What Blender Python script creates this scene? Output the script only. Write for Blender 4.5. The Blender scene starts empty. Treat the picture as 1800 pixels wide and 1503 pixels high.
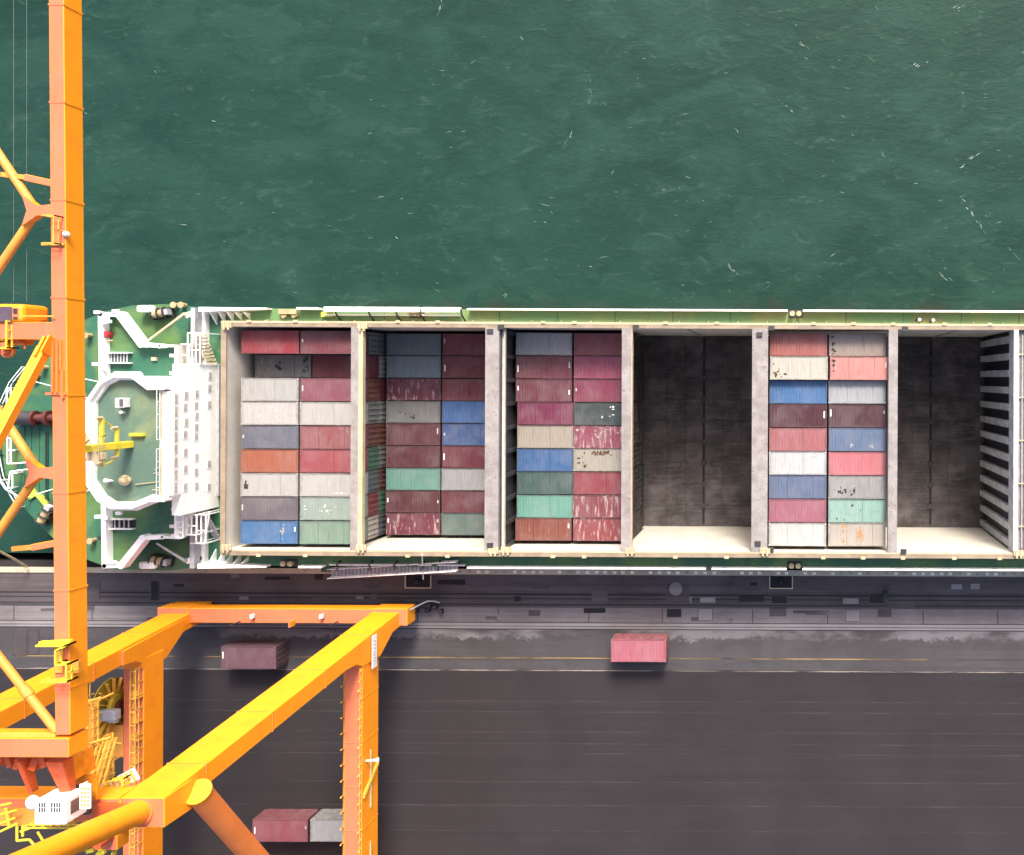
import bpy, bmesh, math, random
from mathutils import Vector, Matrix
R = math.radians
random.seed(11)
sc = bpy.context.scene
col = sc.collection

# ------------------------------------------------------------ camera, sky, sun, exposure
F_PX, CX, CY, CAM_H, ROLL = 1690.0, 1385.0, 665.0, 106.0, R(0.25)
W_PX, H_PX = 1800.0, 1503.0
cam = bpy.data.cameras.new("camera")
cam.sensor_fit = 'HORIZONTAL'; cam.sensor_width = 36.0
cam.lens = F_PX / W_PX * 36.0
cam.shift_x = (W_PX / 2 - CX) / W_PX
cam.shift_y = -(H_PX / 2 - CY) / W_PX
cam.clip_start = 0.5; cam.clip_end = 4000
cam_o = bpy.data.objects.new("camera", cam); col.objects.link(cam_o)
cam_o.location = (0, 0, CAM_H); cam_o.rotation_euler = (0, 0, ROLL)
sc.camera = cam_o

SUN_EL, SUN_AZ = R(41), R(13)          # azimuth from +Y (seaward) towards +X
world = bpy.data.worlds.new("World"); sc.world = world; world.use_nodes = True
wn = world.node_tree.nodes; wl = world.node_tree.links
bg = wn['Background']
sky = wn.new('ShaderNodeTexSky'); sky.sky_type = 'NISHITA'; sky.sun_disc = False
sky.sun_elevation = SUN_EL; sky.sun_rotation = SUN_AZ
sky.air_density = 0.8; sky.dust_density = 6.0; sky.ozone_density = 1.0
wl.new(sky.outputs[0], bg.inputs[0]); bg.inputs[1].default_value = 0.15
sl = bpy.data.lights.new("sun", 'SUN'); sl.energy = 2.6; sl.angle = R(14); sl.color = (1.0, 0.94, 0.84)
so = bpy.data.objects.new("sun", sl); col.objects.link(so)
sd = Vector((math.cos(SUN_EL) * math.sin(SUN_AZ), math.cos(SUN_EL) * math.cos(SUN_AZ), math.sin(SUN_EL)))
so.rotation_euler = sd.to_track_quat('Z', 'Y').to_euler()
sc.view_settings.view_transform = 'Standard'; sc.view_settings.look = 'None'
sc.view_settings.gamma = 1.0; sc.view_settings.use_curve_mapping = False
sc.view_settings.exposure = 1.15

# ------------------------------------------------------------ helpers
_c, _s = math.cos(ROLL), math.sin(ROLL)
def W(u, v, z):
    """photo point (1800x1503) at height z -> world x, y"""
    s = F_PX / (CAM_H - z)
    a, b = (u - CX) / s, (v - CY) / s
    return (a * _c + b * _s, a * _s - b * _c)
def P(u, v, z):
    x, y = W(u, v, z); return Vector((x, y, z))
def lin(c):
    c = c / 255.0
    return c / 12.92 if c <= 0.04045 else ((c + 0.055) / 1.055) ** 2.4
def rgb(r, g, b, k=1.0):
    return (lin(r) * k, lin(g) * k, lin(b) * k, 1.0)

OFF = {}
def link(o): col.objects.link(o); return o
def tag(o, label=None, cat=None, group=None, kind=None):
    if label: o['label'] = label
    if cat: o['category'] = cat
    if group: o['group'] = group
    if kind: o['kind'] = kind
    return o
def empty(name, loc, label=None, cat=None, group=None, kind=None):
    o = bpy.data.objects.new(name, None); link(o); o.location = loc
    o.empty_display_size = 0.5
    OFF[o.name] = Vector(loc)
    return tag(o, label, cat, group, kind)
def adopt(o, parent):
    o.parent = parent
    OFF[o.name] = OFF.get(parent.name, Vector((0, 0, 0)))

class MB:
    def __init__(self): self.v = []; self.f = []; self.sm = []
    def add(self, vs, fs, smooth=False):
        n = len(self.v); self.v += [tuple(p) for p in vs]
        for f in fs: self.f.append(tuple(i + n for i in f)); self.sm.append(smooth)
        return self
    def box(self, x0, x1, y0, y1, z0, z1):
        vs = [(x, y, z) for z in (z0, z1) for y in (y0, y1) for x in (x0, x1)]
        return self.add(vs, [(0, 2, 3, 1), (4, 5, 7, 6), (0, 1, 5, 4), (2, 6, 7, 3), (0, 4, 6, 2), (1, 3, 7, 5)])
    def cbox(self, c, sx, sy, sz, rz=0.0):
        cs, sn = math.cos(rz), math.sin(rz); vs = []
        for z in (-sz / 2, sz / 2):
            for y in (-sy / 2, sy / 2):
                for x in (-sx / 2, sx / 2):
                    vs.append((c[0] + x * cs - y * sn, c[1] + x * sn + y * cs, c[2] + z))
        return self.add(vs, [(0, 2, 3, 1), (4, 5, 7, 6), (0, 1, 5, 4), (2, 6, 7, 3), (0, 4, 6, 2), (1, 3, 7, 5)])
    def prism(self, poly, z0, z1):          # poly ccw in xy
        a = sum(poly[i][0] * poly[(i + 1) % len(poly)][1] - poly[(i + 1) % len(poly)][0] * poly[i][1] for i in range(len(poly)))
        if a < 0: poly = poly[::-1]
        n = len(poly)
        vs = [(p[0], p[1], z0) for p in poly] + [(p[0], p[1], z1) for p in poly]
        fs = [tuple(range(n - 1, -1, -1)), tuple(range(n, 2 * n))]
        fs += [(i, (i + 1) % n, n + (i + 1) % n, n + i) for i in range(n)]
        return self.add(vs, fs)
    def prism_x(self, poly, x0, x1):        # poly in (y,z), extruded along x
        a = sum(poly[i][0] * poly[(i + 1) % len(poly)][1] - poly[(i + 1) % len(poly)][0] * poly[i][1] for i in range(len(poly)))
        if a < 0: poly = poly[::-1]
        n = len(poly)
        vs = [(x0, p[0], p[1]) for p in poly] + [(x1, p[0], p[1]) for p in poly]
        fs = [tuple(range(n - 1, -1, -1)), tuple(range(n, 2 * n))]
        fs += [(i, (i + 1) % n, n + (i + 1) % n, n + i) for i in range(n)]
        return self.add(vs, fs)
    def sheet(self, poly, z):
        a = sum(poly[i][0] * poly[(i + 1) % len(poly)][1] - poly[(i + 1) % len(poly)][0] * poly[i][1] for i in range(len(poly)))
        if a < 0: poly = poly[::-1]
        return self.add([(p[0], p[1], z) for p in poly], [tuple(range(len(poly)))])
    def frustum(self, rect0, z0, rect1, z1):    # rect = x0,x1,y0,y1 at two heights
        vs = []
        for (x0, x1, y0, y1), z in ((rect0, z0), (rect1, z1)):
            vs += [(x0, y0, z), (x1, y0, z), (x0, y1, z), (x1, y1, z)]
        return self.add(vs, [(0, 2, 3, 1), (4, 5, 7, 6), (0, 1, 5, 4), (2, 6, 7, 3), (0, 4, 6, 2), (1, 3, 7, 5)])
    def tube(self, p0, p1, r0, r1=None, n=8, caps=True):
        p0, p1 = Vector(p0), Vector(p1); r1 = r0 if r1 is None else r1
        d = (p1 - p0).normalized()
        up = Vector((0, 0, 1)) if abs(d.z) < 0.9 else Vector((1, 0, 0))
        a = d.cross(up).normalized(); b = a.cross(d)
        vs = []
        for p, r in ((p0, r0), (p1, r1)):
            for i in range(n):
                t = 2 * math.pi * (i + 0.5) / n
                vs.append(p + a * (r * math.cos(t)) + b * (r * math.sin(t)))
        self.add(vs, [(i, (i + 1) % n, n + (i + 1) % n, n + i) for i in range(n)], n > 4)
        if caps:
            self.add(vs, [tuple(range(n - 1, -1, -1)), tuple(range(n, 2 * n))])
        return self
    def path(self, pts, r, n=6):
        for a, b in zip(pts, pts[1:]): self.tube(a, b, r, r, n)
        return self
    def beam(self, p0, p1, w, h, up=(0, 0, 1)):
        p0, p1 = Vector(p0), Vector(p1); d = (p1 - p0).normalized(); up = Vector(up)
        a = d.cross(up).normalized() * (w / 2); b = a.cross(d).normalized() * (h / 2)
        vs = [p + i * a + j * b for p in (p0, p1) for j in (-1, 1) for i in (-1, 1)]
        return self.add(vs, [(0, 2, 3, 1), (4, 5, 7, 6), (0, 1, 5, 4), (2, 6, 7, 3), (0, 4, 6, 2), (1, 3, 7, 5)])
    def disc(self, c, r, axis, t, n=20):
        c = Vector(c); ax = Vector(axis).normalized()
        return self.tube(c - ax * t / 2, c + ax * t / 2, r, r, n)
    def dome(self, c, r, h, n=12, m=4):
        vs = []; fs = []
        for j in range(m):
            t = j / m * math.pi / 2
            for i in range(n):
                a = 2 * math.pi * i / n
                vs.append((c[0] + r * math.cos(t) * math.cos(a), c[1] + r * math.cos(t) * math.sin(a), c[2] + h * math.sin(t)))
        vs.append((c[0], c[1], c[2] + h))
        for j in range(m - 1):
            for i in range(n): fs.append((j * n + i, j * n + (i + 1) % n, (j + 1) * n + (i + 1) % n, (j + 1) * n + i))
        for i in range(n): fs.append(((m - 1) * n + i, (m - 1) * n + (i + 1) % n, m * n))
        return self.add(vs, fs, True)
    def mesh(self, name, m, off=Vector((0, 0, 0)), bevel=0.0):
        me = bpy.data.meshes.new(name)
        me.from_pydata([(p[0] - off[0], p[1] - off[1], p[2] - off[2]) for p in self.v], [], self.f)
        me.polygons.foreach_set("use_smooth", self.sm)
        for mm in (m if isinstance(m, (list, tuple)) else [m]): me.materials.append(mm)
        bm = bmesh.new(); bm.from_mesh(me)
        bmesh.ops.recalc_face_normals(bm, faces=bm.faces)
        if bevel:
            bmesh.ops.remove_doubles(bm, verts=bm.verts, dist=1e-4)
            es = [e for e in bm.edges if len(e.link_faces) == 2 and e.calc_face_angle(0) > 0.6]
            bmesh.ops.bevel(bm, geom=es, offset=bevel, segments=2, profile=0.5, affect='EDGES', clamp_overlap=True)
        bm.to_mesh(me); bm.free(); me.update()
        return me
    def build(self, name, m, parent=None, label=None, cat=None, group=None, kind=None, bevel=0.0, loc=None):
        off = OFF.get(parent.name, Vector((0, 0, 0))) if parent else Vector(loc) if loc else Vector((0, 0, 0))
        o = bpy.data.objects.new(name, self.mesh(name, m, off, bevel)); link(o)
        if parent: adopt(o, parent)
        elif loc: o.location = loc; OFF[o.name] = Vector(loc)
        return tag(o, label, cat, group, kind)

def piece(name, me, loc, parent, rot=(0, 0, 0), label=None):
    """a part that shares mesh data; loc in world space"""
    o = bpy.data.objects.new(name, me); link(o); o.parent = parent
    off = OFF.get(parent.name, Vector((0, 0, 0)))
    o.location = Vector(loc) - off; o.rotation_euler = rot
    OFF[o.name] = Vector(loc)
    return tag(o, label)

def railing(mb, pts, h=1.05, step=1.6, r=0.045, rails=(1.0, 0.55)):
    pts = [Vector(p) for p in pts]
    for a, b in zip(pts, pts[1:]):
        for k in rails: mb.tube(a + Vector((0, 0, h * k)), b + Vector((0, 0, h * k)), r, r, 4)
        n = max(1, int(round((b - a).length / step)))
        for i in range(n + 1):
            q = a.lerp(b, i / n)
            mb.tube(q, q + Vector((0, 0, h)), r, r, 4)
    return mb

# ------------------------------------------------------------ materials
class NT:
    def __init__(self, name):
        self.m = bpy.data.materials.new(name); self.m.use_nodes = True
        self.n = self.m.node_tree.nodes; self.l = self.m.node_tree.links
        self.b = self.n['Principled BSDF']
        g = self.n.new('ShaderNodeNewGeometry'); self.pos = g.outputs['Position']; self.nor = g.outputs['Normal']
    def _set(self, sock, v):
        if isinstance(v, bpy.types.NodeSocket): self.l.new(v, sock)
        else: sock.default_value = v
    def mapp(self, vec, scale, off=None):
        m = self.n.new('ShaderNodeMapping'); self.l.new(vec, m.inputs[0]); m.inputs['Scale'].default_value = scale
        if off is not None: self._set(m.inputs['Location'], off)
        return m.outputs[0]
    def noise(self, vec, scale=1.0, detail=4.0, rough=0.55, dist=0.0):
        t = self.n.new('ShaderNodeTexNoise'); self.l.new(vec, t.inputs['Vector'])
        t.inputs['Scale'].default_value = scale; t.inputs['Detail'].default_value = detail
        t.inputs['Roughness'].default_value = rough; t.inputs['Distortion'].default_value = dist
        return t.outputs[0]
    def voro(self, vec, scale, feature='F1', out='Distance', rnd=1.0):
        t = self.n.new('ShaderNodeTexVoronoi'); t.feature = feature; self.l.new(vec, t.inputs['Vector'])
        t.inputs['Scale'].default_value = scale; t.inputs['Randomness'].default_value = rnd
        return t.outputs[out]
    def ramp(self, v, lo, hi, a=0.0, b=1.0):
        t = self.n.new('ShaderNodeMapRange'); t.interpolation_type = 'SMOOTHSTEP'
        self._set(t.inputs[0], v); self._set(t.inputs[1], lo); self._set(t.inputs[2], hi)
        self._set(t.inputs[3], a); self._set(t.inputs[4], b); return t.outputs[0]
    def math(self, op, a, b=0.5):
        t = self.n.new('ShaderNodeMath'); t.operation = op; self._set(t.inputs[0], a); self._set(t.inputs[1], b); return t.outputs[0]
    def mix(self, f, a, b, mode='MIX'):
        t = self.n.new('ShaderNodeMix'); t.data_type = 'RGBA'; t.blend_type = mode
        self._set(t.inputs[0], f); self._set(t.inputs[6], a); self._set(t.inputs[7], b); return t.outputs[2]
    def sep(self, v):
        t = self.n.new('ShaderNodeSeparateXYZ'); self.l.new(v, t.inputs[0]); return t.outputs
    def bump(self, h, strength=0.3, dist=0.02):
        t = self.n.new('ShaderNodeBump'); t.inputs['Strength'].default_value = strength; t.inputs['Distance'].default_value = dist
        self._set(t.inputs['Height'], h); self.l.new(t.outputs[0], self.b.inputs['Normal'])
    def out(self, c, rough=0.55, metal=0.0, spec=None):
        self._set(self.b.inputs['Base Color'], c); self._set(self.b.inputs['Roughness'], rough)
        self.b.inputs['Metallic'].default_value = metal
        if spec is not None: self.b.inputs['Specular IOR Level'].default_value = spec
        return self.m

def paint(name, c, dirt=(0.12, 0.09, 0.07, 1), amount=0.5, scale=0.5, rust=0.0, streak=None, rough=0.55, var=0.25):
    t = NT(name)
    a = t.noise(t.pos, scale, 6, 0.62, 0.4)
    c2 = tuple(min(1.0, x * (1 + var)) for x in c[:3]) + (1,)
    c1 = tuple(x * (1 - var) for x in c[:3]) + (1,)
    base = t.mix(t.ramp(a, 0.3, 0.7), c1, c2)
    d = t.noise(t.mapp(t.pos, streak) if streak else t.pos, scale * 4, 7, 0.7)
    base = t.mix(t.ramp(d, 0.56, 0.78, 0, amount), base, dirt)
    if rust:
        r = t.noise(t.pos, scale * 7, 5, 0.7)
        base = t.mix(t.ramp(r, 0.66 - 0.1 * rust, 0.74, 0, 0.9), base, (0.10, 0.04, 0.022, 1))
    t.bump(d, 0.15, 0.01)
    return t.out(base, rough)

def plain(name, c, rough=0.6, metal=0.0):
    t = NT(name); a = t.noise(t.pos, 2.0, 5, 0.6)
    return t.out(t.mix(t.ramp(a, 0.3, 0.7), tuple(x * 0.82 for x in c[:3]) + (1,), tuple(min(1, x * 1.12) for x in c[:3]) + (1,)), rough, metal)

M = {}
def crane_mat(name, side, top):
    t = NT(name)
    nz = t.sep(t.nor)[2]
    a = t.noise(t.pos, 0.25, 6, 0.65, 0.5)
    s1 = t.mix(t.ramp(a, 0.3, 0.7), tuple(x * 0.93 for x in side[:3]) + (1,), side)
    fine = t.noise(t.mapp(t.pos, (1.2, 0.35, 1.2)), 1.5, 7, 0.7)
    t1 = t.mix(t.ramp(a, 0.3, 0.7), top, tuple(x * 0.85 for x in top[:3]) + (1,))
    t1 = t.mix(t.ramp(fine, 0.52, 0.75, 0, 0.45), t1, (0.33, 0.2, 0.14, 1))     # sun-bleached, dusty upper faces, sky reflection put into their colour
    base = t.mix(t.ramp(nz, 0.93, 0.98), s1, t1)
    base = t.mix(t.ramp(t.noise(t.pos, 0.6, 5, 0.65, 0.6), 0.48, 0.72, 0, 0.35), base, (0.78, 0.17, 0.02, 1))
    base = t.mix(t.ramp(t.noise(t.mapp(t.pos, (1.0, 1.0, 0.3)), 2.4, 7, 0.78), 0.62, 0.78, 0, 0.6), base, (0.2, 0.06, 0.02, 1))
    return t.out(base, 0.5)
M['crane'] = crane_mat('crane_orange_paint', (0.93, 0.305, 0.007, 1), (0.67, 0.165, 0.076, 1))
M['crane_brace'] = paint('crane_brace_paint', (0.76, 0.205, 0.045, 1), amount=0.25, scale=0.4, var=0.08)  # even salmon-orange tone for the whole land brace
M['crane_pipe'] = paint('crane_pipe_paint', (0.62, 0.26, 0.04, 1), amount=0.3, scale=0.5, var=0.1)
M['crane_rail'] = plain('crane_rail_yellow', (0.66, 0.36, 0.05, 1), 0.5)
M['crane_plain'] = plain('crane_bracket_orange', (0.85, 0.28, 0.01, 1), 0.5)
M['crane_red'] = plain('crane_red_and_shade', (0.55, 0.09, 0.02, 1), 0.5)
M['reel'] = paint('reel_mustard', (0.34, 0.25, 0.015, 1), amount=0.5, scale=1.5)
M['white'] = paint('white_ship_paint', (0.88, 0.88, 0.86, 1), dirt=(0.42, 0.33, 0.22, 1), amount=0.6, scale=0.5, var=0.04)
M['white_clean'] = plain('white_enamel', (0.82, 0.82, 0.8, 1), 0.4)
M['cream'] = paint('cream_coaming_paint', (0.44, 0.36, 0.23, 1), dirt=(0.22, 0.15, 0.09, 1), amount=0.6, scale=0.6, var=0.14, rust=0.25)
M['flange'] = paint('coaming_flange_paint', (0.25, 0.195, 0.135, 1), dirt=(0.12, 0.08, 0.055, 1), amount=0.6, scale=0.7, var=0.18, rust=0.3)
M['holdwall'] = paint('hold_wall_paint', (0.52, 0.49, 0.43, 1), dirt=(0.25, 0.2, 0.16, 1), amount=0.5, scale=0.35, streak=(1.0, 1.0, 0.15), var=0.08)
M['guide'] = paint('cell_guide_paint', (0.42, 0.42, 0.43, 1), dirt=(0.22, 0.17, 0.1, 1), amount=0.6, scale=0.7, rust=0.2)
M['darksteel'] = paint('dark_steel', (0.03, 0.03, 0.033, 1), amount=0.3, scale=1.0)
M['black'] = plain('black_rubber', (0.012, 0.012, 0.013, 1), 0.7)
M['red_machine'] = paint('machine_red', (0.075, 0.014, 0.011, 1), amount=0.5, scale=1.5)
M['redbin'] = plain('barrel_red', (0.4, 0.03, 0.04, 1), 0.45)
M['beige'] = plain('bollard_beige', (0.36, 0.29, 0.16, 1), 0.6)
M['yellow'] = plain('mast_yellow', (0.75, 0.6, 0.04, 1), 0.45)
M['glass'] = plain('window_glass', (0.10, 0.10, 0.11, 1), 0.12)
M['pale_glass'] = plain('glare_paled_glass', (0.46, 0.43, 0.39, 1), 0.2)  # pane colour lightened to stand for overexposed glare on the windows
M['grey'] = plain('grey_enamel', (0.34, 0.34, 0.36, 1), 0.5)
M['lime'] = plain('fairlead_lime', (0.35, 0.42, 0.06, 1), 0.6)
M['rope'] = plain('mooring_rope_fibre', (0.62, 0.5, 0.26, 1), 0.9)
M['wire'] = plain('steel_wire', (0.10, 0.12, 0.12, 1), 0.5)
M['hull'] = paint('hull_green', (0.03, 0.10, 0.06, 1), amount=0.4, scale=0.4)
M['mark_white'] = plain('marking_white', (0.72, 0.7, 0.68, 1), 0.6)
M['mark_grey'] = plain('marking_grey', (0.42, 0.4, 0.39, 1), 0.7)
M['mark_dark'] = plain('marking_dark', (0.05, 0.05, 0.06, 1), 0.6)

def deck_mat(name, c, fade, famt=0.8, scale=0.16):
    t = NT(name)
    a = t.noise(t.pos, scale, 5, 0.6, 0.6)
    base = t.mix(t.ramp(a, 0.42, 0.68, 0, famt), c, fade)
    b = t.noise(t.pos, 2.2, 7, 0.72)
    base = t.mix(t.ramp(b, 0.5, 0.8, 0, 0.5), base, tuple(x * 0.45 for x in c[:3]) + (1,))
    k = t.noise(t.mapp(t.pos, (0.3, 1.5, 1)), 1.6, 5, 0.7)
    base = t.mix(t.ramp(k, 0.62, 0.72, 0, 0.4), base, (0.16, 0.15, 0.08, 1))
    t.bump(b, 0.2, 0.02)
    return t.out(base, 0.6)
M['deck'] = deck_mat('green_deck_paint', (0.022, 0.105, 0.06, 1), (0.115, 0.2, 0.05, 1))
M['deck_side'] = deck_mat('side_deck_paint', (0.095, 0.20, 0.075, 1), (0.22, 0.23, 0.075, 1), 0.8, 0.12)
M['deck_top'] = deck_mat('monkey_island_paint', (0.082, 0.145, 0.11, 1), (0.19, 0.23, 0.12, 1), 0.7, 0.2)

def crossdeck_mat():
    t = NT('worn_crossdeck_paint')
    a = t.noise(t.pos, 0.8, 6, 0.65)
    base = t.mix(t.ramp(a, 0.3, 0.7), (0.185, 0.163, 0.155, 1), (0.29, 0.268, 0.26, 1))
    b = t.noise(t.pos, 3.2, 8, 0.78, 0.6)
    base = t.mix(t.ramp(b, 0.52, 0.64, 0, 0.8), base, (0.11, 0.08, 0.065, 1))
    c = t.noise(t.pos, 5.5, 6, 0.7)
    base = t.mix(t.ramp(c, 0.62, 0.7, 0, 0.8), base, (0.38, 0.36, 0.34, 1))
    t.bump(b, 0.3, 0.02)
    return t.out(base, 0.7)
M['cross'] = crossdeck_mat()

def floor_mat():
    t = NT('hold_tank_top_steel')
    oi = t.n.new('ShaderNodeObjectInfo')
    a = t.noise(t.pos, 0.35, 6, 0.65, 0.1)
    base = t.mix(t.ramp(a, 0.35, 0.7), (0.024, 0.018, 0.017, 1), (0.105, 0.086, 0.086, 1))
    h = t.noise(t.mapp(t.pos, (0.35, 3.0, 1)), 1.1, 7, 0.75)
    base = t.mix(t.ramp(h, 0.45, 0.8, 0, 0.55), base, (0.19, 0.175, 0.18, 1))
    d = t.noise(t.pos, 0.9, 4, 0.5)
    base = t.mix(t.ramp(d, 0.66, 0.76, 0, 0.75), base, (0.015, 0.013, 0.013, 1))
    base = t.mix(t.math('MULTIPLY', oi.outputs['Random'], 0.45), base, (0.028, 0.023, 0.024, 1))
    return t.out(base, 0.75)
M['floor'] = floor_mat()
M['girder'] = paint('grimy_girder', (0.026, 0.021, 0.021, 1), amount=0.4, scale=0.8, var=0.4)

def container_mat():
    t = NT('container_paint')
    oi = t.n.new('ShaderNodeObjectInfo')
    tc = t.n.new('ShaderNodeTexCoord')
    rnd = oi.outputs['Random']
    off = t.n.new('ShaderNodeCombineXYZ')
    for i in range(3): t.l.new(t.math('MULTIPLY', rnd, 37.0 + 11 * i), off.inputs[i])
    p = t.n.new('ShaderNodeVectorMath'); p.operation = 'ADD'
    t.l.new(t.pos, p.inputs[0]); t.l.new(off.outputs[0], p.inputs[1]); p = p.outputs[0]
    wear = oi.outputs['Alpha']
    base = oi.outputs['Color']
    fade = t.noise(p, 0.45, 5, 0.6, 0.5)
    base = t.mix(t.ramp(fade, 0.34, 0.72, 0.0, 0.42), base, t.mix(0.4, base, (0.30, 0.27, 0.27, 1)))
    dk = t.noise(t.mapp(p, (2.6, 0.5, 1)), 0.7, 6, 0.7)
    base = t.mix(t.ramp(dk, 0.4, 0.75, 0.0, 0.2), base, t.mix(0.75, base, (0.02, 0.015, 0.015, 1)))
    # pale scrape streaks across the roof
    st = t.noise(t.mapp(p, (4.2, 0.7, 2)), 0.8, 6, 0.68)
    lo = t.ramp(wear, 0.0, 1.0, 0.86, 0.53)
    hi = t.math('ADD', lo, 0.06)
    base = t.mix(t.math('MULTIPLY', t.ramp(st, lo, hi), t.ramp(wear, 0.0, 1.0, 0.2, 0.62)), base, (0.38, 0.31, 0.30, 1))
    # ponded dirt and rubbed patches
    pd = t.noise(t.mapp(p, (0.8, 1.0, 1)), 1.5, 7, 0.72, 0.8)
    base = t.mix(t.ramp(pd, 0.56, 0.74, 0.0, 0.5), base, t.mix(0.7, base, (0.06, 0.05, 0.045, 1)))
    # rust freckles and dirt
    r = t.noise(p, 3.2, 6, 0.75, 0.4)
    rl = t.ramp(wear, 0.0, 1.0, 0.80, 0.62)
    base = t.mix(t.math('MULTIPLY', t.ramp(r, rl, t.math('ADD', rl, 0.05)), 0.8), base, (0.085, 0.035, 0.022, 1))
    # grime along the edges of each box
    o3 = t.sep(tc.outputs['Object'])
    ex = t.ramp(t.math('ABSOLUTE', o3[0], 0), 2.55, 2.99)
    ey = t.ramp(t.math('ABSOLUTE', o3[1], 0), 0.98, 1.2)
    eg = t.math('MAXIMUM', ex, ey)
    eg = t.math('MULTIPLY', eg, t.ramp(t.noise(p, 1.6, 5, 0.7), 0.35, 0.62, 0.05, 0.5))
    base = t.mix(eg, base, (0.05, 0.035, 0.03, 1))
    t.bump(fade, 0.1, 0.01)
    return t.out(base, 0.55)
M['box'] = container_mat()

# ------------------------------------------------------------ water
def water_mat():
    t = NT('harbour_water')
    p = t.pos
    a = t.noise(p, 0.028, 5, 0.6, 0.5)
    b = t.noise(t.mapp(p, (0.6, 1.0, 1)), 0.13, 6, 0.62, 0.9)
    base = t.mix(t.ramp(a, 0.3, 0.72), (0.0072, 0.0285, 0.0215, 1), (0.0108, 0.0392, 0.0295, 1))
    base = t.mix(t.ramp(b, 0.38, 0.68, 0, 0.85), base, (0.0160, 0.0495, 0.0380, 1))
    b2 = t.noise(t.mapp(p, (0.7, 1.0, 1)), 0.32, 6, 0.6, 1.2)
    base = t.mix(t.ramp(b2, 0.50, 0.30, 0, 0.34), base, (0.0055, 0.0235, 0.0185, 1))
    rot = t.n.new('ShaderNodeMapping'); t.l.new(p, rot.inputs[0]); rot.inputs['Rotation'].default_value = (0, 0, R(-14)); rot.inputs['Scale'].default_value = (0.55, 1.2, 1)
    rot = rot.outputs[0]
    # paler milky streaks mottling the water
    mk = t.noise(rot, 0.5, 8, 0.7, 1.0)
    base = t.mix(t.ramp(mk, 0.53, 0.78, 0, 0.75), base, (0.036, 0.076, 0.062, 1))
    w1 = t.noise(rot, 0.75, 7, 0.66, 0.8)
    w2 = t.noise(rot, 2.4, 5, 0.65, 0.4)
    cr = t.math('MULTIPLY', t.ramp(w1, 0.50, 0.70), t.ramp(w2, 0.52, 0.72))
    base = t.mix(t.math('MULTIPLY', cr, 0.5), base, (0.066, 0.115, 0.098, 1))
    # reddish brown tint, stronger towards the hull
    y = t.sep(p)[1]; x = t.sep(p)[0]
    sl_ = t.math('MULTIPLY', t.ramp(t.math('SUBTRACT', y, t.math('MULTIPLY', t.noise(p, 0.35, 5, 0.6), 5.0)), 3.4, 7.0, 1.0, 0.0), t.ramp(x, -62.0, -35.0))
    base = t.mix(t.math('MULTIPLY', sl_, t.ramp(t.noise(p, 0.22, 4, 0.6), 0.35, 0.7, 0.15, 0.75)), base, (0.038, 0.026, 0.014, 1))
    hgt = t.math('ADD', w1, t.math('MULTIPLY', w2, 0.3))
    t.bump(hgt, 0.24, 0.3)
    return t.out(base, 0.5, 0.0, 0.1)
M['water'] = water_mat()
WZ = -3.2
HX0, HX1, HY0, HY1 = -58.5, 32.0, -18.9, 6.1          # opening inside the hull
MB().sheet([(-1500, -20.2), (1500, -20.2), (1500, HY0), (-1500, HY0)], WZ).sheet([(-1500, HY1), (1500, HY1), (1500, 1500), (-1500, 1500)], WZ) \
    .sheet([(-1500, HY0), (HX0, HY0), (HX0, HY1), (-1500, HY1)], WZ).sheet([(HX1, HY0), (1500, HY0), (1500, HY1), (HX1, HY1)], WZ).build('water', M['water'], kind='structure')

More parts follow.
